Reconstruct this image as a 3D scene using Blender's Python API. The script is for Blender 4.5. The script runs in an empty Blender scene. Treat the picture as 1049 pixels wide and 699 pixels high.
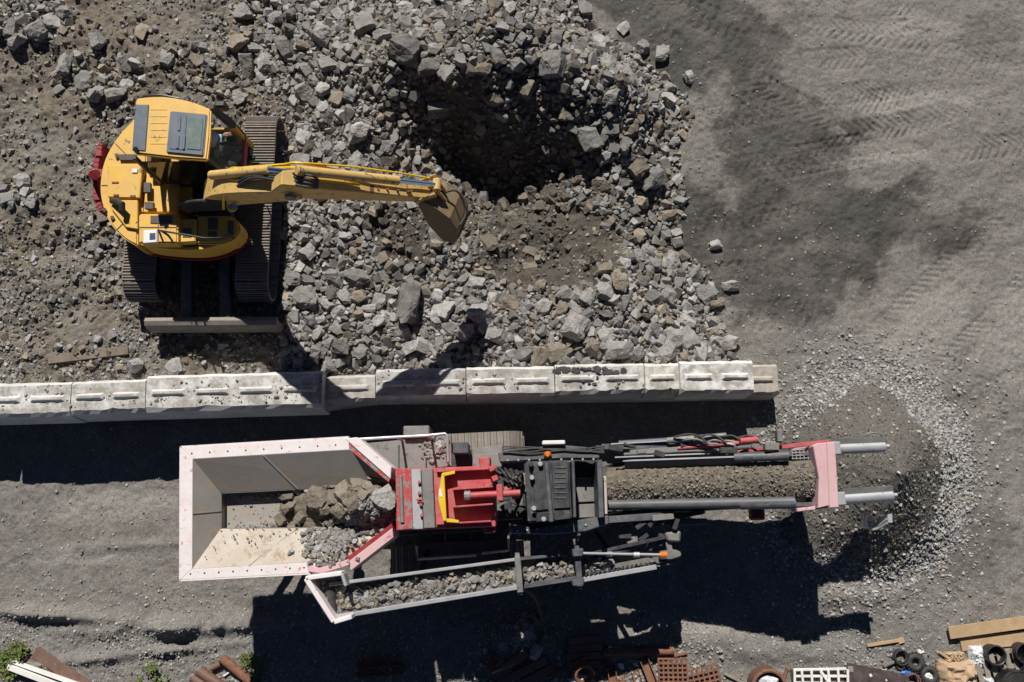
import bpy, bmesh, math, random
import numpy as np
from mathutils import Vector, Matrix, noise as mnoise
R = math.radians
rng = random.Random(7)
nrg = np.random.default_rng(11)
sc = bpy.context.scene
col = sc.collection

# ------------------------------------------------------------------ camera, sky, sun, exposure
CAMH, TILT, F = 17.0, R(11.0), 880.0          # drone height, tilt from straight down, focal length in pixels of a 1049 px frame
cam = bpy.data.cameras.new('camera'); camo = bpy.data.objects.new('camera', cam); col.objects.link(camo)
cam.sensor_width = 36.0; cam.lens = 36.0 * F / 1049.0
cam.clip_end = 500.0
camo.location = (0, 0, CAMH); camo.rotation_euler = (TILT, 0, 0)
sc.camera = camo
SUN_DX, SUN_S = 0.17, 0.95                    # shadow run per metre of height: to +x, to -y
sd = Vector((SUN_DX, -SUN_S, -1.0)).normalized()
elev = math.asin(-sd.z)
w = bpy.data.worlds.new('World'); sc.world = w; w.use_nodes = True
nt = w.node_tree; nt.nodes.clear()
wo = nt.nodes.new('ShaderNodeOutputWorld'); wb = nt.nodes.new('ShaderNodeBackground'); sk = nt.nodes.new('ShaderNodeTexSky')
sk.sky_type = 'NISHITA'; sk.sun_disc = False; sk.sun_elevation = elev
sk.sun_rotation = math.atan2(-sd.x, -sd.y)
sk.altitude = 4000; sk.air_density = 0.55; sk.dust_density = 0.1; sk.ozone_density = 2.0
wb.inputs['Strength'].default_value = 0.05
nt.links.new(sk.outputs[0], wb.inputs['Color']); nt.links.new(wb.outputs[0], wo.inputs['Surface'])
sl = bpy.data.lights.new('sun', 'SUN'); so = bpy.data.objects.new('sun', sl); col.objects.link(so)
sl.energy = 5.0; sl.angle = R(0.5); sl.color = (1.0, 0.965, 0.915)
so.rotation_euler = sd.to_track_quat('-Z', 'Y').to_euler(); so.location = (-2, 12, 14)
vs = sc.view_settings
vs.view_transform = 'Standard'; vs.look = 'None'; vs.gamma = 1.0; vs.use_curve_mapping = False
vs.exposure = 0.17

# ------------------------------------------------------------------ photo pixel + height -> place
CT, ST = math.cos(TILT), math.sin(TILT)
def P(px, py, z):
    u = (px - 524.5) / F; v = (349.5 - py) / F
    dy = v * CT + ST; dz = v * ST - CT
    t = (z - CAMH) / dz
    return Vector((u * t, dy * t, z))
def toPx(x, y, z):
    zz = z - CAMH
    cy = y * CT + zz * ST; cz = -y * ST + zz * CT
    return 524.5 + F * x / -cz, 349.5 - F * cy / -cz

# ------------------------------------------------------------------ noise on arrays
def vnoise(x, y, f, seed):
    x = np.asarray(x, float) * f + seed * 17.31; y = np.asarray(y, float) * f + seed * 7.77
    xi = np.floor(x).astype(np.int64); yi = np.floor(y).astype(np.int64)
    xf = x - xi; yf = y - yi
    def h(a, b):
        n = (a * 374761393 + b * 668265263 + seed * 1442695) & 0xffffffff
        n = ((n ^ (n >> 13)) * 1274126177) & 0xffffffff
        n = n ^ (n >> 16)
        return (n & 0xffff) / 65535.0 * 2 - 1
    u = xf * xf * (3 - 2 * xf); v = yf * yf * (3 - 2 * yf)
    a = h(xi, yi); b = h(xi + 1, yi); c = h(xi, yi + 1); d = h(xi + 1, yi + 1)
    return (a * (1 - u) + b * u) * (1 - v) + (c * (1 - u) + d * u) * v
def fbm(x, y, f, seed, o=4, g=0.5):
    s = 0; a = 1.0
    for i in range(o):
        s = s + a * vnoise(x, y, f * 2.03 ** i, seed + i); a *= g
    return s
def sstep(a, b, v):
    t = np.clip((v - a) / (b - a), 0, 1); return t * t * (3 - 2 * t)
def ell(px, py, cx, cy, rx, ry, rot=0.0):
    c, s = math.cos(R(rot)), math.sin(R(rot))
    dx, dy = px - cx, py - cy
    return np.sqrt(((dx * c + dy * s) / rx) ** 2 + ((-dx * s + dy * c) / ry) ** 2)
def blob(px, py, cx, cy, rx, ry, rot=0.0):
    return np.exp(-ell(px, py, cx, cy, rx, ry, rot) ** 2)

# ------------------------------------------------------------------ terrain
HB_Y = np.array([-300, -60, 0, 30, 75, 100, 130, 190, 240, 262, 300, 350, 420])
HB_X = np.array([420, 560, 605, 652, 700, 706, 690, 700, 690, 728, 735, 757, 762])
def wall_y(px):       # centre line of the block wall in photo pixels at its top
    return np.interp(px, [-400, 0, 330, 385, 795, 1200], [422, 410, 400, 393, 387, 382])
WT = 1.25
PILE = (898, 487)
def masks(x, y):
    px1, py1 = toPx(x, y, 1.0); px0, py0 = toPx(x, y, 0.0)
    return px1, py1, px0, py0
def H(x, y, detail=True):
    x = np.asarray(x, float); y = np.asarray(y, float)
    px, py, p0x, p0y = masks(x, y)
    pw, pyw = toPx(x, y, WT)
    inside = (np.interp(py, HB_Y, HB_X) + 14 * vnoise(x, y, 0.9, 3) + 5 * vnoise(x, y, 2.7, 5) - px) * 0.0186
    heap = sstep(-0.1, 2.1, inside)
    z = 1.0 * heap
    px0_, py0_ = px, py; px = px + 26 * fbm(x, y, .55, 201, 3); py = py + 20 * fbm(x, y, .6, 207, 3)
    z = z + heap * (0.95 * blob(px, py, 520, 62, 105, 52) + 0.35 * blob(px, py, 400, 70, 80, 60) + 0.5 * blob(px, py, 640, 120, 40, 70)
                    - 0.75 * blob(px, py, 520, 172, 84, 44) - 0.3 * blob(px, py, 470, 160, 40, 34) - 0.48 * blob(px, py, 570, 245, 76, 56) - 0.25 * blob(px, py, 480, 270, 60, 70)
                    + 0.35 * blob(px, py, 640, 300, 55, 50) + 0.22 * blob(px, py, 400, 250, 50, 40) + 0.2 * blob(px, py, 60, 20, 110, 40)
                    + 0.12 * blob(px, py, 330, 240, 40, 90) - 0.05 * blob(px, py, 210, 210, 140, 130))
    px, py = px0_, py0_
    z = z + heap * (0.10 * fbm(x, y, 0.8, 21, 3)) * (1 - 0.8 * blob(px, py, 208, 210, 110, 130))
    # behind the wall the fill reaches almost up to the block tops
    back = (wall_y(pw) - pyw) * 0.0182
    gap = blob(pw, pyw, 357, 385, 34, 40)
    lim = 1.12 - 0.15 * gap
    nearw = 1 - sstep(0.3, 1.1, back)
    z = z * (1 - nearw) + np.minimum(z, lim) * nearw
    z = z - 0.06 * nearw * heap
    up = sstep(-0.10, 0.10, back) * (1 - sstep(792, 800, pw) * (back < 0.4))
    z = z * up
    # lower yard and right yard
    low = 0.05 * fbm(x, y, 0.35, 31, 3)
    low = low + (1 + .9 * vnoise(x, y, 1.6, 191) + .5 * vnoise(x, y, 4.5, 193)) * (0.20 * blob(p0x, p0y, 205, 641, 100, 8, -3) + 0.14 * blob(p0x, p0y, 60, 630, 80, 6, 4) + .1 * blob(p0x, p0y, 120, 672, 120, 5, -6)) + 0.05 * blob(p0x, p0y, 120, 560, 90, 6, -3)
    low = low + 0.22 * blob(p0x, p0y, 540, 655, 34, 22) + 0.12 * blob(p0x, p0y, 655, 655, 50, 10) + 0.08 * blob(p0x, p0y, 740, 655, 60, 14)
    low = low + 0.10 * blob(p0x, p0y, 800, 668, 60, 12) + 0.06 * blob(p0x, p0y, 860, 612, 60, 10) - 0.03 * blob(p0x, p0y, 850, 268, 160, 60)
    z = z + low * (1 - heap * up)
    # crushed gravel cone under the conveyor head
    qx, qy = toPx(x, y, 0.45)
    r = ell(qx, qy, PILE[0], PILE[1], 108, 122) + 0.07 * vnoise(x, y, 1.1, 41)
    z = z + 1.9 * (np.sqrt(np.clip(1 - r, 0, 1) ** 2 + .012) - .11) * (r < 1)
    z = z + 0.10 * np.exp(-((r - 1.0) / 0.10) ** 2) * 0.4
    if detail:
        soil = heap * up
        pit = blob(px, py, 530, 200, 110, 90)
        z = z + soil * (0.055 * fbm(x, y, 2.6, 51, 5, .62) + 0.05 * pit * np.abs(fbm(x, y, 3.2, 57, 4, .6)))
        z = z + (1 - soil) * (0.020 * fbm(x, y, 3.0, 61, 5, .62) + .007 * vnoise(x, y, 10.0, 63))
        z = z + 0.006 * vnoise(x, y, 17.0, 71) + 0.006 * vnoise(x, y, 29.0, 73)
        # gravelly strips and pile are coarser
        z = z + 0.014 * vnoise(x, y, 21.0, 75) * (sstep(1.05, .9, r) + sstep(625, 650, p0y) * (p0x < 330))
        # crawler and tyre prints pressed into the dust
        flat = 1 - sstep(-.2, .3, inside)
        pr = np.zeros_like(x)
        def prints(cx, cy, hw, L, ang, per, kind, dep):
            c = P(cx, cy, 0); a = R(ang)
            s = (x - c.x) * math.cos(a) + (y - c.y) * math.sin(a); t = -(x - c.x) * math.sin(a) + (y - c.y) * math.cos(a)
            t = t + 0.10 * np.sin(s * 0.9 + cx) + .035 * s * s * (1 if int(cx) % 2 else -1)
            ix = np.nonzero((np.abs(s) < L) & (np.abs(t) < hw))
            if not len(ix[0]): return
            s, t, xx, yy = s[ix], t[ix], x[ix], y[ix]
            m = sstep(hw, hw * .8, np.abs(t)) * sstep(L, L * .3, np.abs(s)) * np.clip(.42 + 1.3 * fbm(xx, yy, 1.1, 83 + int(cx) % 17, 3), 0, 1)
            if kind == 'v': ph = s / per + np.abs(t) / per * 0.9 + .22 * vnoise(xx, yy, 2.5, 183)
            elif kind == 'z': dep = dep * 1.35; ph = s / per + 0.35 * np.abs(((t / .16) % 2) - 1)
            else: ph = s / per
            q = ph - np.floor(ph)
            g = sstep(.0, .12, q) * sstep(.55, .40, q)
            if kind == 'z':
                b = (t / .16) - np.floor(t / .16); g = np.maximum(g * .8, sstep(.12, .04, b))
            pr[ix] += -dep * m * g * .85 - .012 * m + .004 * m * vnoise(xx, yy, 9.0, 181)
        for a in ((880, 95, .28, 2.6, 12, .14, 'v', .030), (940, 128, .30, 3.2, 9, .17, 'v', .034), (760, 115, .45, 1.6, 14, .2, 'z', .034),
                  (770, 215, .5, 1.7, 8, .2, 'z', .045), (830, 60, .3, 2.5, 4, .16, 'v', .022), (1010, 60, .3, 2.0, 12, .17, 'v', .022), (930, 40, .32, 3.0, -2, .17, 'v', .028),
                  (905, 200, .3, 2.0, 12, .17, 'v', .022), (780, 320, .35, 1.6, 5, .18, 'z', .034), (720, 20, .4, 1.4, -30, .2, 'z', .03),
                  (110, 593, .27, 1.9, 3, .10, 'b', .034), (30, 560, .27, 1.3, 3, .10, 'b', .020), (90, 490, .25, 1.6, 3, .10, 'b', .026),
                  (700, 150, .5, 2.2, 12, .2, 'z', .04), (840, 165, .4, 2.4, 10, .19, 'z', .03), (730, 285, .45, 1.8, 4, .2, 'z', .036), (690, 60, .4, 1.8, -50, .2, 'z', .03), (860, 10, .3, 3.0, 3, .16, 'v', .026),
                  (960, 95, .3, 3.0, 14, .16, 'v', .028), (985, 160, .3, 2.6, 12, .17, 'v', .03), (900, 255, .35, 2.5, 6, .19, 'z', .028), (940, 310, .3, 2.5, 38, .17, 'v', .022), (1000, 340, .3, 2.5, 42, .17, 'v', .024), (1020, 480, .28, 2.5, 80, .12, 'b', .02), (820, 110, .3, 1.8, -35, .17, 'v', .03),
                  (1020, 250, .3, 1.6, 50, .17, 'v', .024), (985, 290, .3, 2.4, 55, .17, 'v', .022), (1035, 400, .3, 2.0, 20, .12, 'b', .02)):
            prints(*a)
        z = z + pr * flat * (1 - soil) * sstep(.98, 1.08, r)
    return z
def Hs(x, y):
    return float(H(np.array([x]), np.array([y]), False)[0])

# ------------------------------------------------------------------ materials
def newmat(name):
    m = bpy.data.materials.new(name); m.use_nodes = True
    t = m.node_tree; t.nodes.clear()
    o = t.nodes.new('ShaderNodeOutputMaterial'); b = t.nodes.new('ShaderNodeBsdfPrincipled')
    t.links.new(b.outputs[0], o.inputs[0])
    return m, t, b
def nd(t, kind, **kw):
    n = t.nodes.new(kind)
    for k, v in kw.items():
        if k.startswith('_'): setattr(n, k[1:], v)
        else: n.inputs[k].default_value = v
    return n
def noise(t, vec, scale, detail=5, rough=.6, dist=0):
    n = nd(t, 'ShaderNodeTexNoise', Scale=scale, Detail=detail, Roughness=rough, Distortion=dist)
    t.links.new(vec, n.inputs['Vector']); return n.outputs[0]
def ramp(t, fac, a, b, ca=(0, 0, 0, 1), cb=(1, 1, 1, 1)):
    n = t.nodes.new('ShaderNodeValToRGB'); e = n.color_ramp.elements
    e[0].position = a; e[1].position = b; e[0].color = ca; e[1].color = cb
    t.links.new(fac, n.inputs[0]); return n.outputs[0]
def mix(t, fac, a, b, mode='MIX'):
    n = t.nodes.new('ShaderNodeMix'); n.data_type = 'RGBA'; n.blend_type = mode
    if hasattr(fac, 'links'): t.links.new(fac, n.inputs[0])
    else: n.inputs[0].default_value = fac
    for i, v in ((6, a), (7, b)):
        if hasattr(v, 'links'): t.links.new(v, n.inputs[i])
        else: n.inputs[i].default_value = (*v, 1) if len(v) == 3 else v
    return n.outputs[2]
def mul(t, a, b, op='MULTIPLY'):
    n = t.nodes.new('ShaderNodeMath'); n.operation = op; n.use_clamp = op in ('MULTIPLY', 'ADD')
    for i, v in ((0, a), (1, b)):
        if hasattr(v, 'links'): t.links.new(v, n.inputs[i])
        else: n.inputs[i].default_value = v
    return n.outputs[0]
def bump(t, b, h, dist, st=1.0):
    n = nd(t, 'ShaderNodeBump', Strength=st, Distance=dist)
    t.links.new(h, n.inputs['Height']); t.links.new(n.outputs[0], b.inputs['Normal'])
def geo_pos(t): return t.nodes.new('ShaderNodeNewGeometry').outputs['Position']
def attr(t, name):
    n = t.nodes.new('ShaderNodeAttribute'); n.attribute_name = name; return n
DUST = (.30, .265, .22)
def paint(name, c, c2=None, rough=.5, metal=0.0, dust=.4, wear=None, wearamt=.0, scale=3.0, bumpd=.002, streak=False):
    """paint or metal with patchy dust on faces that look up, worn patches and fine unevenness"""
    m, t, b = newmat(name); pos = geo_pos(t)
    c2 = c2 or tuple(v * .78 for v in c)
    colr = mix(t, ramp(t, noise(t, pos, scale, 6, .65), .35, .7), c2, c)
    if wear:
        wm = ramp(t, noise(t, pos, scale * 3.1, 8, .72, .4), .62 - wearamt * .35, .66 - wearamt * .35)
        colr = mix(t, wm, colr, wear)
    if dust > 0:
        g = t.nodes.new('ShaderNodeNewGeometry'); s = t.nodes.new('ShaderNodeSeparateXYZ'); t.links.new(g.outputs['Normal'], s.inputs[0])
        up = ramp(t, s.outputs['Z'], .2, .95)
        dn = ramp(t, noise(t, pos, scale * 1.7, 8, .7, .6), .38, .78)
        colr = mix(t, mul(t, mul(t, up, dn), dust), colr, DUST)
        dr = mix(t, dn, (rough,) * 3, (min(1, rough + .35 * min(1, dust * 2)),) * 3)
        t.links.new(dr, b.inputs['Roughness'])
    else: b.inputs['Roughness'].default_value = rough
    t.links.new(colr, b.inputs['Base Color']); b.inputs['Metallic'].default_value = metal
    if bumpd: bump(t, b, noise(t, pos, scale * 9, 6, .7), bumpd, .6)
    return m
M = {}
M['yellow'] = paint('yellow_paint', (.72, .43, .065), (.66, .375, .055), .42, 0, .38, (.13, .075, .04), .02, 2.2, .0015)
M['boomyellow'] = paint('boom_yellow_paint', (.68, .45, .14), (.58, .36, .10), .5, 0, .5, (.16, .09, .05), .12, 3.2, .0015)
M['bucketyellow'] = paint('bucket_worn_yellow', (.25, .155, .05), (.15, .105, .05), .6, 0, .6, (.15, .12, .09), .2, 4, .003)
M['red'] = paint('red_paint', (.50, .05, .06), (.40, .045, .055), .5, 0, .55, (.22, .20, .19), .10, 3.5, .002)
M['redchip'] = paint('chipped_red_paint', (.52, .035, .03), (.38, .03, .03), .5, 0, .3, (.20, .20, .20), .34, 3.0, .003)
M['darkred'] = paint('dark_red_paint', (.28, .012, .02), (.20, .01, .018), .45, 0, .2)
M['pinkwhite'] = paint('bleached_rim_paint', (.72, .69, .67), (.70, .61, .595), .6, 0, .22, (.62, .22, .19), .06, 3.4, .002)
M['pink'] = paint('faded_pink_paint', (.60, .41, .41), (.58, .35, .36), .5, 0, .25, (.55, .10, .10), .06, 2.5, .0015)
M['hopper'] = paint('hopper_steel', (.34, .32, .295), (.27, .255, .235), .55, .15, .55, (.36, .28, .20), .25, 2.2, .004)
M['hopperlit'] = paint('hopper_dusty_sunlit_steel', (.50, .45, .385), (.41, .35, .28), .7, 0, .5, (.34, .25, .17), .16, 1.6, .004)  # tan dust, with sunlight put into the colour: paler than the hopper steel
M['steel'] = paint('dusty_steel', (.24, .23, .22), (.17, .165, .16), .5, .35, .5, (.10, .085, .07), .08, 3.2, .002)
M['lightsteel'] = paint('light_galvanised_steel', (.48, .48, .48), (.38, .38, .39), .42, .3, .3, (.22, .19, .16), .06, 3.0, .0015)
M['shoe'] = paint('track_shoe_steel', (.27, .23, .195), (.19, .165, .14), .6, .25, .7, (.33, .29, .25), .1, 5.0, .002)
M['dark'] = paint('anthracite_paint', (.030, .033, .038), (.022, .024, .028), .42, 0, .26, (.08, .075, .07), .06, 2.5, .0015)
M['slate'] = paint('slate_paint', (.060, .070, .085), (.045, .052, .064), .45, 0, .42, (.14, .13, .12), .05, 2.6, .0015)
M['rubber'] = paint('rubber', (.022, .022, .023), (.016, .016, .017), .65, 0, .25, None, 0, 3, .001)
M['belt'] = paint('conveyor_belt_rubber', (.075, .075, .075), (.05, .05, .05), .7, 0, .6, None, 0, 3, .001)
M['skirt'] = paint('skirt_rubber', (.10, .105, .11), (.07, .073, .078), .5, 0, .35, None, 0, 2.5, .001)
M['rust'] = paint('rusty_steel', (.25, .105, .05), (.15, .062, .035), .8, 0, .25, (.09, .045, .03), .2, 5, .004)
M['brownsteel'] = paint('brown_primer_steel', (.17, .085, .055), (.12, .06, .045), .6, 0, .25, (.09, .05, .035), .12, 3, .002)
M['plum'] = paint('plum_coated_sheet', (.055, .034, .036), (.045, .028, .03), .5, 0, .25, (.3, .28, .26), .0, 3, .001)
M['wood'] = paint('sawn_timber', (.47, .32, .18), (.36, .235, .13), .75, 0, .2, (.26, .16, .09), .1, 4, .003)
M['oldwood'] = paint('weathered_timber', (.30, .26, .215), (.21, .18, .15), .8, 0, .2, (.16, .13, .1), .15, 5, .003)
M['buried'] = paint('dirty_board', (.19, .145, .10), (.13, .10, .072), .85, 0, .6, None, 0, 4, .004)
M['white'] = paint('white_plastic', (.78, .77, .74), (.66, .64, .60), .45, 0, .15, None, 0, 3, .001)
M['film'] = paint('white_film', (.72, .73, .74), (.55, .57, .60), .3, 0, .15, None, 0, 6, .02)
M['bag'] = paint('tan_sacking', (.52, .37, .23), (.40, .28, .17), .85, 0, .3, None, 0, 5, .02)
M['blue'] = paint('blue_plastic', (.015, .15, .50), (.01, .10, .38), .4, 0, .15)
M['black'] = paint('black_plastic', (.018, .018, .019), (.012, .012, .013), .4, 0, .18)
M['chrome'] = paint('chromed_rod', (.80, .82, .85), (.78, .80, .84), .12, 1.0, 0, None, 0, 2, 0)
M['brightyellow'] = paint('bright_yellow_paint', (.75, .50, .01), (.68, .42, .01), .42, 0, .12, (.3, .28, .26), .05, 3, .001)
M['mirror'] = paint('mirror_glass', (.75, .82, .92), (.70, .78, .90), .08, .9, 0, None, 0, 2, 0)
M['bluegrey'] = paint('blue_grey_plastic', (.085, .11, .15), (.07, .09, .12), .4, 0, .2, None, 0, 3, .001)
M['grille'] = paint('grip_pad', (.12, .10, .09), (.07, .06, .055), .8, 0, .3, None, 0, 20, .004)
def glassmat(name, c, rough=.06, alpha=.45):
    m, t, b = newmat(name)
    b.inputs['Base Color'].default_value = (*c, 1); b.inputs['Roughness'].default_value = rough; b.inputs['Alpha'].default_value = alpha
    return m
M['glass'] = glassmat('cab_glass', (.12, .17, .16), .05, .16)
M['tint'] = glassmat('dark_side_glass', (.012, .014, .015), .08, .93)
M['skyglass'] = paint('tinted_roof_glass', (.17, .22, .20), (.12, .16, .15), .15, 0, .35, None, 0, 4, 0)
m, t, b = newmat('amber_lens'); b.inputs['Base Color'].default_value = (.75, .17, .01, 1); b.inputs['Roughness'].default_value = .2; M['amber'] = m
m, t, b = newmat('leaf'); g = t.nodes.new('ShaderNodeObjectInfo')
t.links.new(mix(t, noise(t, geo_pos(t), 14, 3), (.05, .085, .012), (.14, .16, .03)), b.inputs['Base Color']); b.inputs['Roughness'].default_value = .55; M['leaf'] = m

def rockmat(name, use_attr):
    m, t, b = newmat(name); pos = geo_pos(t)
    if use_attr: tint = attr(t, 'tint').outputs['Color']
    else: tint = t.nodes.new('ShaderNodeObjectInfo').outputs['Color']
    n1 = noise(t, pos, 7, 7, .7, .5); n2 = noise(t, pos, 45, 5, .7)
    c = mix(t, ramp(t, n1, .3, .72), (.62, .60, .57), (1.18, 1.18, 1.18)); c = mix(t, 1.0, c, tint, 'MULTIPLY')
    sp = mix(t, ramp(t, n2, .35, .68), (.66, .66, .66), (1.15, 1.15, 1.15)); c = mix(t, 1.0, c, sp, 'MULTIPLY')
    c = mix(t, mul(t, ramp(t, noise(t, pos, 3.3, 6, .7), .46, .66), .5), c, (.235, .205, .165))       # clinging soil
    t.links.new(c, b.inputs['Base Color']); b.inputs['Roughness'].default_value = .88
    h = mix(t, .5, n1, n2); bump(t, b, h, .03, .8)
    return m
M['rock'] = rockmat('broken_stone', False)
M['rocka'] = rockmat('broken_stone_mass', True)
m, t, b = newmat('pebble'); pos = geo_pos(t)
t.links.new(mix(t, 1.0, attr(t, 'tint').outputs['Color'], mix(t, ramp(t, noise(t, pos, 60, 4), .3, .7), (.75,) * 3, (1.15,) * 3), 'MULTIPLY'), b.inputs['Base Color'])
b.inputs['Roughness'].default_value = .9; M['pebble'] = m

def concretemat():
    m, t, b = newmat('precast_concrete'); pos = geo_pos(t)
    oi = t.nodes.new('ShaderNodeObjectInfo').outputs['Color']
    c = mix(t, ramp(t, noise(t, pos, 2.2, 7, .65, 0), .3, .7), (.44, .425, .395), (.68, .67, .64))
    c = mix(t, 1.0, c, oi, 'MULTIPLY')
    g = t.nodes.new('ShaderNodeNewGeometry'); s = t.nodes.new('ShaderNodeSeparateXYZ'); t.links.new(g.outputs['Normal'], s.inputs[0])
    up = ramp(t, s.outputs['Z'], .75, .97)
    d = mul(t, up, ramp(t, noise(t, pos, 4.2, 9, .72, .1), .40, .58))
    c = mix(t, mul(t, d, .9), c, (.27, .245, .21))
    c = mix(t, mul(t, up, ramp(t, noise(t, pos, 13, 7, .8, .3), .62, .68)), c, (.10, .095, .085))
    sx = t.nodes.new('ShaderNodeSeparateXYZ'); t.links.new(pos, sx.inputs[0])
    t.links.new(c, b.inputs['Base Color']); b.inputs['Roughness'].default_value = .9
    bump(t, b, noise(t, pos, 30, 7, .7), .008, .7)
    return m
M['concrete'] = concretemat()

def groundmat():
    m, t, b = newmat('yard_soil'); pos = geo_pos(t)
    wet = attr(t, 'wet').outputs['Fac']; brown = attr(t, 'brown').outputs['Fac']; grav = attr(t, 'gravel').outputs['Fac']; pale = attr(t, 'pale').outputs['Fac']
    n0 = noise(t, pos, .55, 7, .65, .6); n1 = noise(t, pos, 3.1, 8, .7, .3); n2 = noise(t, pos, 22, 6, .72); n3 = noise(t, pos, 75, 4, .7)
    c = mix(t, ramp(t, n0, .32, .68), (.225, .208, .184), (.285, .266, .238))
    c = mix(t, ramp(t, n1, .36, .64), mix(t, .5, c, (.14, .125, .105)), c)
    c = mix(t, pale, c, (.37, .345, .31))
    soil = mix(t, ramp(t, n1, .3, .7), (.155, .126, .092), (.25, .212, .162))
    c = mix(t, brown, c, soil)
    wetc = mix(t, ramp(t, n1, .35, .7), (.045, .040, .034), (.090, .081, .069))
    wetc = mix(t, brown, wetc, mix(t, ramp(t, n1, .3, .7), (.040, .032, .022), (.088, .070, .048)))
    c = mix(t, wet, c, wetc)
    gv = mix(t, ramp(t, n3, .35, .65), (.10, .098, .095), (.33, .325, .31))
    c = mix(t, grav, c, mix(t, .35, c, gv))
    sp = mix(t, ramp(t, n2, .34, .66), (.62, .62, .62), (1.2, 1.2, 1.2)); c = mix(t, 1.0, c, sp, 'MULTIPLY')
    sp = mix(t, ramp(t, n3, .34, .66), (.62, .62, .62), (1.2, 1.2, 1.2)); c = mix(t, 1.0, c, sp, 'MULTIPLY')
    v = nd(t, 'ShaderNodeTexVoronoi', Scale=38.0); t.links.new(pos, v.inputs['Vector'])
    wh = ramp(t, v.outputs['Distance'], .10, .16, (1, 1, 1, 1), (0, 0, 0, 1))
    sel = ramp(t, noise(t, pos, 9, 3), .52, .6)
    c = mix(t, mul(t, mul(t, wh, sel), .35), c, (.5, .49, .46))                                     # stone chips trodden in
    t.links.new(c, b.inputs['Base Color']); b.inputs['Roughness'].default_value = .92
    rr = mix(t, wet, (.95,) * 3, (.72,) * 3); t.links.new(rr, b.inputs['Roughness'])
    h = mix(t, .45, n2, n3); h = mix(t, .3, h, n1); bump(t, b, h, .05, .85)
    return m
M['ground'] = groundmat()

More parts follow.
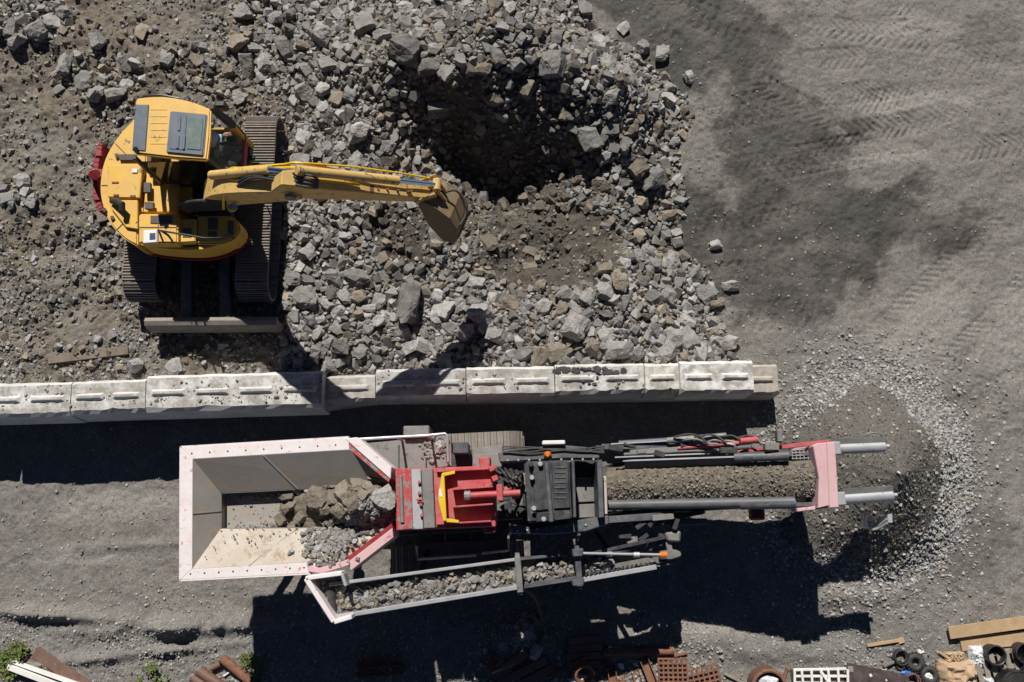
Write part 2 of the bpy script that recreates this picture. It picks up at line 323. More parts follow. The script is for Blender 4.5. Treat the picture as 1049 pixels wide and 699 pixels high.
# ------------------------------------------------------------------ building helpers
def tag(o, label=None, cat=None, group=None, kind=None):
    if label: o['label'] = label
    if cat: o['category'] = cat
    if group: o['group'] = group
    if kind: o['kind'] = kind
    return o
def thing(name, label, cat, loc, group=None):
    o = bpy.data.objects.new(name, None); col.objects.link(o); o.location = loc; o.empty_display_size = .2
    ORIG[o.name] = Vector(loc); return tag(o, label, cat, group)
ORIG = {}
def origin(o):
    return ORIG.get(o.name, Vector((0, 0, 0)))
class MB:
    def __init__(s): s.v = []; s.f = []
    def add(s, vs_, fs):
        n = len(s.v); s.v += [Vector(v) for v in vs_]; s.f += [tuple(i + n for i in f) for f in fs]; return s
    def hexa(s, lo, hi):
        n = len(lo); f = [tuple(range(n - 1, -1, -1)), tuple(range(n, 2 * n))]
        f += [(i, (i + 1) % n, n + (i + 1) % n, n + i) for i in range(n)]
        return s.add(list(lo) + list(hi), f)
    def ppx(s, pts, z0, z1):
        """prism: outline in photo pixels read at height z1, straight down to z0"""
        hi = [P(a, b_, z1) for a, b_ in pts]
        ar = sum(hi[i].x * hi[(i + 1) % len(hi)].y - hi[(i + 1) % len(hi)].x * hi[i].y for i in range(len(hi)))
        if ar < 0: hi.reverse()
        return s.hexa([Vector((h.x, h.y, z0)) for h in hi], hi)
    def rpx(s, x0, y0, x1, y1, z0, z1, sl=0.0):
        return s.ppx([(x0, y0), (x1, y0 - sl * (x1 - x0)), (x1, y1 - sl * (x1 - x0)), (x0, y1)], z0, z1)
    def box(s, c, size, rz=0.0, rot=None):
        m_ = rot or Matrix.Rotation(rz, 3, 'Z'); h = Vector(size) / 2; c = Vector(c)
        q = lambda a, b_, d: c + m_ @ Vector((a * h.x, b_ * h.y, d * h.z))
        return s.hexa([q(-1, -1, -1), q(1, -1, -1), q(1, 1, -1), q(-1, 1, -1)], [q(-1, -1, 1), q(1, -1, 1), q(1, 1, 1), q(-1, 1, 1)])
    def beam(s, a, b_, wd, ht, up=(0, 0, 1)):
        a = Vector(a); b_ = Vector(b_); d = (b_ - a).normalized(); upv = Vector(up)
        if abs(d.dot(upv)) > .98: upv = Vector((0, 1, 0))
        sd_ = d.cross(upv).normalized() * wd / 2; u = sd_.cross(d).normalized() * ht / 2
        return s.add([a - sd_ - u, a + sd_ - u, a + sd_ + u, a - sd_ + u, b_ - sd_ - u, b_ + sd_ - u, b_ + sd_ + u, b_ - sd_ + u],
                     [(0, 1, 2, 3), (7, 6, 5, 4), (0, 4, 5, 1), (1, 5, 6, 2), (2, 6, 7, 3), (3, 7, 4, 0)])
    def plate(s, q, th):
        q = [Vector(v) for v in q]; n = (q[1] - q[0]).cross(q[2] - q[0]).normalized()
        if n.z < 0: q.reverse(); n = -n
        return s.hexa([v - n * th for v in q], q)
    def tube(s, pts, r, n=8, cap=True):
        pts = [Vector(p) for p in pts]; base = len(s.v); k = len(pts)
        rr = r if isinstance(r, (list, tuple)) else [r] * k
        prev = None
        for i, p in enumerate(pts):
            d = (pts[min(i + 1, k - 1)] - pts[max(i - 1, 0)]).normalized()
            a = (prev - d * prev.dot(d)) if prev is not None else d.orthogonal()
            a = a.normalized(); prev = a; c = d.cross(a)
            for j in range(n):
                an = 2 * math.pi * j / n; s.v.append(p + (a * math.cos(an) + c * math.sin(an)) * rr[i])
        for i in range(k - 1):
            for j in range(n):
                j2 = (j + 1) % n; s.f.append((base + i * n + j, base + i * n + j2, base + (i + 1) * n + j2, base + (i + 1) * n + j))
        if cap:
            s.f.append(tuple(base + j for j in range(n - 1, -1, -1))); s.f.append(tuple(base + (k - 1) * n + j for j in range(n)))
        return s
    def cyl(s, a, b_, r, n=14): return s.tube([a, b_], r, n)
    def ring(s, c, r0, r1, h, n=24):
        c = Vector(c); b0 = len(s.v)
        for i in range(n):
            an = 2 * math.pi * i / n; d = Vector((math.cos(an), math.sin(an), 0))
            s.v += [c + d * r0, c + d * r1, c + d * r1 + Vector((0, 0, h)), c + d * r0 + Vector((0, 0, h))]
        for i in range(n):
            j = (i + 1) % n
            for a in range(4):
                e = (a + 1) % 4; s.f.append((b0 + i * 4 + a, b0 + j * 4 + a, b0 + j * 4 + e, b0 + i * 4 + e))
        return s
    def torus(s, c, r, rt, n=22, k=8, rot=None):
        c = Vector(c); b0 = len(s.v); rot = rot or Matrix.Identity(3)
        for i in range(n):
            an = 2 * math.pi * i / n
            for j in range(k):
                bn = 2 * math.pi * j / k; q = r + rt * math.cos(bn)
                s.v.append(c + rot @ Vector((q * math.cos(an), q * math.sin(an), rt * math.sin(bn))))
        for i in range(n):
            for j in range(k):
                i2, j2 = (i + 1) % n, (j + 1) % k; s.f.append((b0 + i * k + j, b0 + i2 * k + j, b0 + i2 * k + j2, b0 + i * k + j2))
        return s
    def mesh(s, name, off=Vector((0, 0, 0)), bevel=0, seg=1):
        me = bpy.data.meshes.new(name)
        me.from_pydata([v - off for v in s.v], [], s.f)
        bm = bmesh.new(); bm.from_mesh(me)
        bmesh.ops.recalc_face_normals(bm, faces=bm.faces)
        if bevel:
            ed = [e for e in bm.edges if len(e.link_faces) == 2 and e.calc_face_angle(0) > .5]
            bmesh.ops.bevel(bm, geom=ed, offset=bevel, segments=seg, affect='EDGES', clamp_overlap=True)
        bm.to_mesh(me); bm.free(); return me
    def build(s, name, mat, parent=None, bevel=0, smooth=False, seg=1, loc=None):
        off = origin(parent) if parent else Vector(loc or (0, 0, 0))
        me = s.mesh(name, off, bevel, seg); me.materials.append(M[mat])
        if smooth:
            me.shade_smooth(); me.set_sharp_from_angle(angle=R(38))
        o = bpy.data.objects.new(name, me); col.objects.link(o)
        ORIG[o.name] = off
        if parent: o.parent = parent
        else: o.location = off
        return o
def part_at(name, me, parent, loc, rot=(0, 0, 0)):
    o = bpy.data.objects.new(name, me); col.objects.link(o); o.parent = parent
    o.location = Vector(loc) - origin(parent); o.rotation_euler = rot; return o
def single(mb, name, mat, label, cat, loc, group=None, **kw):
    return tag(mb.build(name, mat, None, loc=loc, **kw), label, cat, group)
def hull(n, r, squash=(1, 1, 1), boxy=.5, bev=0.0, rough=0):
    """angular broken stone: a lump cut by random planes; large ones get chipped edges and uneven faces"""
    bm = bmesh.new()
    bmesh.ops.create_cube(bm, size=1.0)
    sh = Matrix.Rotation(r.uniform(-.25, .25), 3, 'X') @ Matrix.Rotation(r.uniform(-.25, .25), 3, 'Y')
    for v in bm.verts:
        v.co = sh @ Vector((v.co.x * squash[0] * r.uniform(.8, 1.05), v.co.y * squash[1] * r.uniform(.8, 1.05), v.co.z * squash[2] * r.uniform(.8, 1.05)))
    for i in range(n):
        d = Vector((r.gauss(0, 1), r.gauss(0, 1), r.gauss(0, 1))).normalized()
        e = Vector((d.x * squash[0], d.y * squash[1], d.z * squash[2]))
        co = e * r.uniform(.36, .52)
        res = bmesh.ops.bisect_plane(bm, geom=bm.verts[:] + bm.edges[:] + bm.faces[:], plane_co=co, plane_no=Vector((d.x / squash[0], d.y / squash[1], d.z / squash[2])).normalized(), clear_outer=True)
        ed = [g_ for g_ in res['geom_cut'] if isinstance(g_, bmesh.types.BMEdge)]
        if ed: bmesh.ops.contextual_create(bm, geom=ed)
    bmesh.ops.dissolve_degenerate(bm, dist=.01, edges=bm.edges)
    bmesh.ops.triangulate(bm, faces=bm.faces)
    if rough:
        bmesh.ops.subdivide_edges(bm, edges=[e for e in bm.edges if e.calc_length() > .22], cuts=1)
        bmesh.ops.triangulate(bm, faces=bm.faces)
        bmesh.ops.subdivide_edges(bm, edges=[e for e in bm.edges if e.calc_length() > .16], cuts=1)
        bmesh.ops.triangulate(bm, faces=bm.faces)
        bmesh.ops.subdivide_edges(bm, edges=[e for e in bm.edges if e.calc_length() > .12], cuts=1)
        bmesh.ops.triangulate(bm, faces=bm.faces)
        o3 = Vector((r.random(), r.random(), r.random())) * 50
        for v in bm.verts:
            k = rough * (mnoise.noise(v.co * 3.2 + o3) * 1.3 + mnoise.noise(v.co * 8 + o3) * .8) + r.uniform(-rough, rough) * .28; v.co = v.co * (1 + k)
    bmesh.ops.recalc_face_normals(bm, faces=bm.faces)
    return bm
def templates(k, n, seed, boxy=.5, flat=(.5, .95)):
    r = random.Random(seed); out = []
    for i in range(k):
        bm = hull(n, r, (1.0, r.uniform(.62, .98), r.uniform(*flat)), boxy)
        bm.verts.ensure_lookup_table(); bm.verts.index_update()
        out.append((np.array([v.co[:] for v in bm.verts]), np.array([[v.index for v in f.verts] for f in bm.faces]))); bm.free()
    return out
def rotmats(n, full=True):
    a = nrg.uniform(0, 2 * np.pi, n); bb = nrg.normal(0, .45 if full else .2, n); c = nrg.normal(0, .45 if full else .2, n)
    ca, sa, cb, sb, cc, sc_ = np.cos(a), np.sin(a), np.cos(bb), np.sin(bb), np.cos(c), np.sin(c)
    Z = np.zeros((n, 3, 3)); X = np.zeros((n, 3, 3)); Y = np.zeros((n, 3, 3))
    Z[:, 0, 0] = ca; Z[:, 0, 1] = -sa; Z[:, 1, 0] = sa; Z[:, 1, 1] = ca; Z[:, 2, 2] = 1
    X[:, 0, 0] = 1; X[:, 1, 1] = cb; X[:, 1, 2] = -sb; X[:, 2, 1] = sb; X[:, 2, 2] = cb
    Y[:, 1, 1] = 1; Y[:, 0, 0] = cc; Y[:, 0, 2] = sc_; Y[:, 2, 0] = -sc_; Y[:, 2, 2] = cc
    return Z @ X @ Y
def scatter(name, pts, size, tint, temps, mat, parent=None, label=None, cat=None):
    """thousands of loose stones as one mesh, each with its own colour"""
    pts = np.asarray(pts, float); size = np.asarray(size, float); n = len(pts); tint = np.asarray(tint, float)
    off = origin(parent) if parent else Vector((0, 0, 0))
    which = nrg.integers(0, len(temps), n); rm = rotmats(n); V = []; Fc = []; T = []; base = 0
    for k, (tv, tf) in enumerate(temps):
        idx = np.nonzero(which == k)[0]
        if not len(idx): continue
        v = np.einsum('nij,vj->nvi', rm[idx], tv) * size[idx][:, None, None] + pts[idx][:, None, :]
        f = tf[None] + (np.arange(len(idx)) * len(tv))[:, None, None] + base
        V.append(v.reshape(-1, 3)); Fc.append(f.reshape(-1, 3)); T.append(np.repeat(tint[idx], len(tv), 0)); base += len(idx) * len(tv)
    V = np.concatenate(V) - np.array(off); Fc = np.concatenate(Fc); T = np.concatenate(T)
    me = bpy.data.meshes.new(name)
    me.vertices.add(len(V)); me.vertices.foreach_set('co', V.ravel())
    me.loops.add(len(Fc) * 3); me.loops.foreach_set('vertex_index', Fc.ravel().astype(np.int32))
    me.polygons.add(len(Fc)); me.polygons.foreach_set('loop_start', np.arange(0, len(Fc) * 3, 3, dtype=np.int32))
    me.update(calc_edges=True); me.validate(); me.shade_flat()
    at = me.attributes.new('tint', 'FLOAT_COLOR', 'POINT'); at.data.foreach_set('color', np.concatenate([T, np.ones((len(T), 1))], 1).ravel())
    me.materials.append(M[mat])
    o = bpy.data.objects.new(name, me); col.objects.link(o); ORIG[o.name] = off
    if parent: o.parent = parent
    tag(o, label, cat, None, 'stuff'); return o
def tints(n, lo=.10, hi=.42, brown=.2):
    v = nrg.beta(2.0, 2.2, n) * (hi - lo) + lo; b_ = nrg.random(n) < brown
    c = np.stack([v, v * .975, v * .935], 1); c[b_] = np.stack([v[b_] * 1.0, v[b_] * .86, v[b_] * .68], 1)
    o_ = nrg.random(n) < .004; c[o_] = np.array([.30, .17, .11]); return c

# ------------------------------------------------------------------ ground sheet
def axis(a, b, step, far):
    c = list(np.arange(a, b + step / 2, step)); d = step; x = c[-1]; hi = []
    while x < far: d *= 1.35; x += d; hi.append(x)
    d = step; x = c[0]; lo = []
    while x > -far: d *= 1.35; x -= d; lo.append(x)
    return np.array(lo[::-1] + c + hi)
gx = axis(-12.6, 12.6, .027, 90); gy = axis(-5.2, 12.6, .027, 90)
GX, GY = np.meshgrid(gx, gy); GZ = H(GX, GY)
nxg, nyg = len(gx), len(gy)
me = bpy.data.meshes.new('ground'); nv = nxg * nyg
me.vertices.add(nv); me.vertices.foreach_set('co', np.stack([GX, GY, GZ], -1).astype(np.float32).ravel())
I = np.arange(nv).reshape(nyg, nxg)
Q = np.stack([I[:-1, :-1], I[:-1, 1:], I[1:, 1:], I[1:, :-1]], -1).reshape(-1, 4)
me.loops.add(Q.size); me.loops.foreach_set('vertex_index', Q.ravel().astype(np.int32))
me.polygons.add(len(Q)); me.polygons.foreach_set('loop_start', np.arange(0, Q.size, 4, dtype=np.int32))
me.update(calc_edges=True); me.shade_smooth()
def ground_attrs(x, y):
    p1x, p1y, p0x, p0y = masks(x, y)
    inside = (np.interp(p1y, HB_Y, HB_X) - p1x)
    pw, pyw = toPx(x, y, WT); upper = (wall_y(pw) - pyw) > 0
    nz = .26 * fbm(x, y, .9, 101, 7, .68); wet = np.zeros_like(x)
    for a in ((700, 45, 105, 75, 25), (790, 150, 95, 62, 20), (865, 222, 130, 42, 8), (785, 285, 100, 46, -5), (700, 250, 60, 110, 0), (960, 245, 40, 34, 0), (620, -20, 120, 50, 10)):
        wet = np.maximum(wet, sstep(1.12, .80, ell(p0x, p0y, *a) + nz * 1.3) * .72 + .28 * sstep(1.5, .6, ell(p0x, p0y, *a) + nz * 1.8))
    wet = np.maximum(wet, .45 * sstep(1.2, .4, ell(p0x, p0y, 1015, 38, 34, 24) + nz))
    wet = wet * 1.0 * np.clip(.9 + .8 * vnoise(x, y, 1.7, 109) * .4, .35, 1)
    wet = wet * (1 - .75 * sstep(1.1, .7, ell(p0x, p0y, 905, 160, 60, 12, -8) + nz) - .3 * sstep(1.1, .5, ell(p0x, p0y, 800, 258, 45, 10, -4) + nz))
    heapm = sstep(-10, 12, inside) * upper
    wet = wet * (1 - heapm)
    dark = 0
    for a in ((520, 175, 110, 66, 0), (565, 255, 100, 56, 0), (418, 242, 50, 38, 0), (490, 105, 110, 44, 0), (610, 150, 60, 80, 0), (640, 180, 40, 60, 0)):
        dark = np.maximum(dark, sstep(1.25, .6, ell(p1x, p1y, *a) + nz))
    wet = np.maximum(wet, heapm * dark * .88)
    brown = heapm * np.clip(.75 + .5 * fbm(x, y, 1.2, 111, 3), 0, 1)
    qx, qy = toPx(x, y, .45); r = ell(qx, qy, PILE[0], PILE[1], 108, 122)
    core = sstep(.88, .70, ell(qx, qy, PILE[0] - 14, PILE[1] + 4, 108, 122) + nz * .35)
    brown = np.maximum(brown, core); wet = np.maximum(wet, core * .8); 
    wet = np.maximum(wet, .35 * sstep(1.2, .8, ell(p0x, p0y, 1000, 560, 46, 55) + nz))
    grav = np.maximum(sstep(1.12, .98, r), sstep(618, 650, p0y + 25 * nz) * np.clip(.45 + 1.1 * fbm(x, y, .9, 121, 3), 0, 1))
    grav = np.maximum(grav, .8 * sstep(1.2, .7, ell(p0x, p0y, 845, 360, 50, 30) + nz))
    pale = 0
    for a in ((935, 30, 50, 10, -4), (930, 105, 70, 12, -6), (905, 160, 55, 9, -6), (950, 330, 90, 50, -30), (90, 570, 60, 8, -3), (110, 520, 90, 16, -4), (1030, 340, 40, 60, 0), (720, 640, 60, 12, 0)):
        pale = np.maximum(pale, .55 * sstep(1.2, .4, ell(p0x, p0y, *a) + nz))
    return dict(wet=wet, brown=brown, gravel=grav, pale=pale * (1 - heapm))
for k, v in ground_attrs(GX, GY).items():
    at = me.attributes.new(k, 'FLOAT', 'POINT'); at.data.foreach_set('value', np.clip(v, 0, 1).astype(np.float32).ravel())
me.materials.append(M['ground'])
ground = bpy.data.objects.new('ground', me); col.objects.link(ground); tag(ground, kind='structure')

# ------------------------------------------------------------------ broken stone of the heap
BIG = [  # photo x, y, long side px, tone (0 dark .. 1 pale), brown?
 (305,163,27,.75,0),(336,152,16,.6,0),(589,336,30,.8,0),(635,359,26,.6,0),(684,361,22,.6,0),(717,356,24,.75,0),(747,350,20,.8,0),(600,144,34,.45,0),(567,65,30,.5,0),
 (415,52,34,.18,0),(440,66,28,.15,0),(451,114,24,.25,0),(581,114,18,.5,1),(668,182,36,.32,0),(652,172,26,.3,1),(419,312,42,.22,0),(494,322,28,.65,0),(524,311,20,.55,1),
 (621,299,20,.6,0),(635,288,20,.75,0),(543,274,16,.9,1),(554,293,16,.8,1),(475,336,20,.85,0),(453,316,20,.9,0),(679,54,18,.6,0),(706,79,14,.9,0),(733,250,14,.85,0),(676,128,18,.4,1),
 (695,182,12,.9,0),(657,206,16,.95,0),(649,215,14,.6,0),(698,204,14,.35,0),(749,293,18,.7,0),(66,66,26,.6,0),(84,81,24,.5,0),(98,98,20,.6,0),(118,97,20,.6,0),(143,30,20,.8,1),
 (98,41,22,.5,0),(22,186,20,.6,0),(137,374,21,.9,0),(325,363,20,.25,0),(292,49,26,.3,0),(248,13,18,.5,0),(243,43,24,.6,1),(270,62,20,.8,0),(253,66,24,.4,0),(347,15,18,.9,0),
 (330,37,24,.8,0),(374,26,22,.4,0),(392,38,20,.5,0),(335,64,20,.4,0),(331,90,18,.95,0),(330,107,16,.9,0),(310,92,22,.6,0),(320,80,14,.4,0),(415,8,20,.9,0),(452,113,20,.2,0),(457,72,20,.75,0),
 (400,90,18,.4,0),(345,100,18,.6,1),(312,303,26,.4,0),(318,303,20,.7,0),(347,320,16,.9,0),(354,305,18,.6,0),(366,304,18,.6,1),(343,285,20,.4,0),(366,285,22,.3,0),(300,285,18,.4,0),(326,360,18,.3,0),
 (377,315,14,.95,0),(370,360,18,.4,0),(420,355,20,.75,0),(434,354,18,.8,0),(445,240,18,.35,0),(446,250,14,.95,0),(458,243,15,.9,0),(448,304,18,.95,0),(446,330,18,.8,0),(463,337,18,.5,0),(475,340,18,.8,0),
 (455,370,18,.85,0),(362,259,14,.6,0),(360,249,10,.3,0),(354,240,14,.85,0),(396,248,10,.95,1),(515,205,20,.4,1),(524,224,18,.45,1),(545,255,16,.5,1),(503,248,20,.5,1),
 (510,345,24,.75,0),(537,362,24,.4,0),(552,365,22,.55,1),(570,360,20,.65,1),(608,356,18,.5,1),(652,362,18,.6,0),(705,345,20,.7,0),(690,345,22,.7,0),(725,300,20,.4,0),(735,310,16,.5,1),
 (640,270,16,.95,0),(621,275,18,.6,0),(612,262,18,.5,0),(655,240,16,.8,0),(665,255,18,.8,0),(690,265,18,.6,0),(672,270,16,.4,0),(600,322,18,.35,0),(622,342,18,.8,0),(640,310,16,.6,0),
 (600,86,14,.85,0),(594,82,12,.9,0),(626,97,18,.6,0),(614,88,12,.6,0),(670,95,16,.5,0),(660,110,16,.5,1),(688,86,14,.9,0),(650,62,16,.6,0),(637,70,14,.9,0),(643,42,14,.3,0),(615,30,20,.5,0),(660,45,18,.4,0),
 (640,25,14,.8,0),(600,5,16,.5,0),(510,55,24,.35,0),(505,90,20,.5,1),(540,85,26,.35,1),(570,43,16,.3,0),(588,38,14,.8,0),(495,68,18,.6,0),(530,60,18,.5,0),(545,195,18,.4,1),(605,170,18,.4,1),
 (615,190,18,.55,0),(620,178,12,.9,0),(640,186,12,.5,0),(577,110,16,.6,1),(625,130,18,.4,0),(640,150,18,.3,0),(648,132,16,.3,1),(610,125,14,.5,0),(38,30,24,.4,0),(12,30,20,.3,0),(14,42,22,.75,0),(52,20,18,.7,0),
 (30,205,14,.7,0),(5,200,14,.5,0),(20,375,10,.5,0),(26,345,9,.8,0),(200,60,16,.5,1),(130,65,18,.5,0),(170,60,18,.5,0),(140,66,16,.9,0),(214,65,14,.5,0),(128,84,14,.8,0),(245,100,16,.6,0)]
rockme = []; rocksq = []
for i in range(34):
    r_ = random.Random(500 + i); sq = (r_.uniform(.55, .98), r_.uniform(.4, .85)); rocksq.append(sq); bm = hull(r_.choice((7, 9, 12, 15)), r_, (1.0, *sq), rough=.10)
    mm = bpy.data.meshes.new('stone'); bm.to_mesh(mm); bm.free(); mm.materials.append(M['rock']); rockme.append(mm)
T_ST = templates(48, 6, 31, .7, (.4, .95)); T_PB = templates(14, 2, 77, .5, (.5, .9))
class Grid:
    def __init__(s, cell): s.c = cell; s.d = {}
    def ok(s, x, y, r, k):
        i, j = int(x // s.c), int(y // s.c)
        for a in range(i - 2, i + 3):
            for b_ in range(j - 2, j + 3):
                for (u, v, q) in s.d.get((a, b_), ()):
                    if (u - x) ** 2 + (v - y) ** 2 < (k * (q + r)) ** 2: return False
        return True
    def put(s, x, y, r): s.d.setdefault((int(x // s.c), int(y // s.c)), []).append((x, y, r))
EXC = [(126, 96, 290, 345)]
def density(px, py):
    """how thickly broken stone lies, 0 to 1, seen in photo pixels of the heap plane"""
    e = float(np.interp(py, HB_Y, HB_X)) - px
    if e < -14: return 0.0
    if py > wall_y(px) - 16: return 0.0
    d = 0.0
    if px > 300: d = 1.0
    elif px > 225: d = .22 + .6 * (px - 225) / 75 if (py < 110 or px > 284) else .1
    else: d = .018
    for cx, cy, rx, ry, v in ((35, 22, 48, 24, .5), (100, 78, 50, 22, .4), (16, 200, 22, 14, .5), (108, 240, 18, 26, .28), (215, 70, 50, 24, .3), (110, 285, 18, 22, .15), (270, 40, 40, 40, .6)):
        if ((px - cx) / rx) ** 2 + ((py - cy) / ry) ** 2 < 1: d = max(d, v)
    for cx, cy, rx, ry, v in ((515, 172, 76, 50, .26), (568, 248, 76, 46, .03), (418, 240, 40, 30, .06), (505, 235, 34, 30, .08), (470, 150, 30, 40, .25), (455, 110, 40, 22, .4), (560, 130, 40, 26, .3), (300, 118, 16, 14, .25), (520, 270, 40, 26, .3), (205, 20, 60, 18, .1)):
        if ((px - cx) / rx) ** 2 + ((py - cy) / ry) ** 2 < 1: d = min(d, v)
    if e < 20: d *= .75
    if e < 0: d *= .35
    for a in EXC:
        if a[0] < px < a[2] and a[1] < py < a[3]: d = 0 if py < 335 else d
    return d
stones = []   # x, y, size, tone, brown
G = Grid(.34)
for (px, py, s, tone, br) in BIG:
    q = P(px, py, 1.15); zz = Hs(q.x, q.y) + .1
    q = P(px, py, zz); d = s * 1.02 * (CAMH - zz) / F
    stones.append((q.x, q.y, d, tone, br, 1)); G.put(q.x, q.y, d * .5)
def throw(n, d0, d1, k, tries):
    c = 0
    for i in range(tries):
        px, py = rng.uniform(-90, 770), rng.uniform(-90, 392)
        dn_ = density(px, py)
        if rng.random() > dn_ * (.12 if dn_ < .2 and d0 > .16 else 1): continue
        q = P(px, py, 1.0); d = d0 + (d1 - d0) * rng.random() ** 1.6
        if G.ok(q.x, q.y, d * .5, k):
            G.put(q.x, q.y, d * .5); c += 1
            soilish = dn_ < .5
            stones.append((q.x, q.y, d, rng.betavariate(1.9, 1.7), 1 if rng.random() < (.5 if soilish else .14) else 0, 0))
            if c >= n: break
throw(16, .36, .46, .74, 3000); throw(130, .25, .36, .74, 8000); throw(900, .165, .25, .72, 16000)
throw(3400, .10, .165, .66, 34000); throw(9000, .06, .10, .60, 60000)
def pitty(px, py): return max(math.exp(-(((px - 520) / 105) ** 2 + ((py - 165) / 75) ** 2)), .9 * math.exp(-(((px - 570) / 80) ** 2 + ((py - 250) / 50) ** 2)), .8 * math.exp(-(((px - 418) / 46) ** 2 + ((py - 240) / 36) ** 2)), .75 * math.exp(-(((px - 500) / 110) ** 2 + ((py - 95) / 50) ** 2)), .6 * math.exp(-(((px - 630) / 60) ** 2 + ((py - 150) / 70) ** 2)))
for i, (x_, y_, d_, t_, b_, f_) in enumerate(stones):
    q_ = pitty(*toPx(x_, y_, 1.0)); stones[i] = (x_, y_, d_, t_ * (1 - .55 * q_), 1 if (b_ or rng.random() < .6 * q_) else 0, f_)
SX = np.array([s[0] for s in stones]); SY = np.array([s[1] for s in stones]); SZ = H(SX, SY)
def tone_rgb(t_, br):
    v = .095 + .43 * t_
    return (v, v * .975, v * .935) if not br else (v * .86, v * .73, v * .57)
order = sorted(range(len(stones)), key=lambda i: -(stones[i][2] + (10 if stones[i][5] else 0)))
NB = 270
in_view = [i for i in order if -20 < toPx(SX[i], SY[i], 1)[0] < 1060 and -15 < toPx(SX[i], SY[i], 1)[1] < 700][:NB]
hero = set(in_view)
PLACES = [
 (lambda x, y: x < 135 and y < 110, 'on soil at the upper left'),
 (lambda x, y: x < 135, 'on soil left of the excavator'),
 (lambda x, y: x < 300 and y < 110, 'above the excavator cab'),
 (lambda x, y: x < 340 and y > 100 and y < 330, 'beside the excavator track'),
 (lambda x, y: y > 330 and x < 480, 'behind the shaded wall blocks'),
 (lambda x, y: y > 322, 'just behind the bright wall blocks'),
 (lambda x, y: 430 < x < 600 and 118 < y < 232, 'in the dark dug pit'),
 (lambda x, y: 500 < x < 625 and 225 <= y < 300, 'in the brown hollow below the pit'),
 (lambda x, y: x > 655 or (x > 610 and y < 60), 'at the heap edge by the yard'),
 (lambda x, y: x > 590 and y < 225, 'on the upper right heap slope'),
 (lambda x, y: x > 590, 'on the lower right heap slope'),
 (lambda x, y: y < 60 and x < 430, 'along the top frame edge'),
 (lambda x, y: y < 118 and x >= 430, 'on the ridge above the pit'),
 (lambda x, y: y < 180, 'between cab and pit above the boom'),
 (lambda x, y: y > 225, 'on the heap below the arm'),
 (lambda x, y: True, 'on the heap by the arm')]
SHAPE = ['slab-like' if q[1] < .52 else 'long' if q[0] < .68 else 'blocky' if q[0] > .84 else 'wedge-like' for q in rocksq]
named = {}
for k, i in enumerate(in_view):
    x, y, d, tone, br, fx = stones[i]; z = float(SZ[i]); ri = rng.randrange(len(rockme))
    o = bpy.data.objects.new('rubble_stone', rockme[ri]); col.objects.link(o)
    o.scale = (d * rng.uniform(.95, 1.12), d * rng.uniform(.95, 1.12), d * rng.uniform(.85, 1.1))
    o.rotation_euler = (rng.gauss(0, .3), rng.gauss(0, .3), rng.uniform(0, 6.28)); o.location = (x, y, z + d * .16)
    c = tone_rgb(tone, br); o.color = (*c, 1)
    px, py = toPx(x, y, z)
    wh = next(tx for f_, tx in PLACES if f_(px, py))
    tn = 'brown' if br else 'dark' if tone < .36 else 'grey' if tone < .66 else 'pale'
    sz = 'large' if d > .44 else 'mid-sized' if d > .33 else 'smaller'
    tag(o, 'x', 'stone', 'broken stones of the rubble heap')
    named.setdefault((sz, tn, SHAPE[ri], wh), []).append((px, o))
ORD = ['leftmost', 'second from left', 'third from left', 'fourth from left', 'fifth from left', 'sixth from left']
for (sz, tn, sh_, wh), lst in named.items():
    lst.sort(key=lambda q: q[0])
    for k, (px, o) in enumerate(lst):
        o['label'] = f'{sz} {tn} {sh_} stone {wh}' + ('' if len(lst) == 1 else ', rightmost alike' if k == len(lst) - 1 else f', {ORD[min(k, 5)]}')
rest = [i for i in range(len(stones)) if i not in hero]
scatter('rubble', np.stack([SX[rest], SY[rest], SZ[rest] + np.array([stones[i][2] * .14 for i in rest])], 1), [stones[i][2] for i in rest],
        [tone_rgb(stones[i][3], stones[i][4]) for i in rest], T_ST, 'rocka', None, 'smaller broken stones of the rubble heap between the large ones', 'rubble')
# fine chips: soil around the excavator, heap gaps, lower yard, gravel cone
def chips(name, n, x0, x1, y0, y1, zplane, dens, s0, s1, lo, hi, brown, label, pw=2.0, emb=.1):
    px = nrg.uniform(x0, x1, n); py = nrg.uniform(y0, y1, n)
    u = (px - 524.5) / F; v = (349.5 - py) / F; dy = v * CT + ST; dz = v * ST - CT; t_ = (zplane - CAMH) / dz
    x, y = u * t_, dy * t_; keep = nrg.random(n) < dens(px, py, x, y); x, y = x[keep], y[keep]; px, py = px[keep], py[keep]
    s_ = s0 + (s1 - s0) * nrg.random(len(x)) ** pw
    pts_ = np.stack([x, y, H(x, y) + s_ * emb], 1)
    return scatter(name, pts_, s_, tints(len(x), lo, hi, brown), T_PB, 'pebble', None, label, 'gravel')
def d_soil(px, py, x, y):
    e = np.interp(py, HB_Y, HB_X) - px; ok = (py < wall_y(px) - 15) & (e > -12)
    hol = np.maximum(blob(px, py, 560, 235, 95, 70), blob(px, py, 415, 240, 50, 36))
    return ok * np.clip(.45 + .8 * fbm(x, y, .8, 131, 3), .12, 1) * (1 - .85 * hol)
chips('soil_chips', 46000, -60, 770, -60, 395, 1.0, d_soil, .022, .085, .12, .42, .3, 'fine stone chips strewn over the soil of the heap', 2.6)
def d_clod(px, py, x, y):
    e = np.interp(py, HB_Y, HB_X) - px; ok = (py < wall_y(px) - 15) & (e > 8)
    hol = np.maximum(blob(px, py, 530, 205, 95, 80), blob(px, py, 415, 240, 50, 36)); left = px < 300
    return ok * np.clip(np.where(left, .55, .10) + .9 * hol, 0, 1) * np.clip(.6 + .9 * fbm(x, y, 1.3, 171, 3), .1, 1)
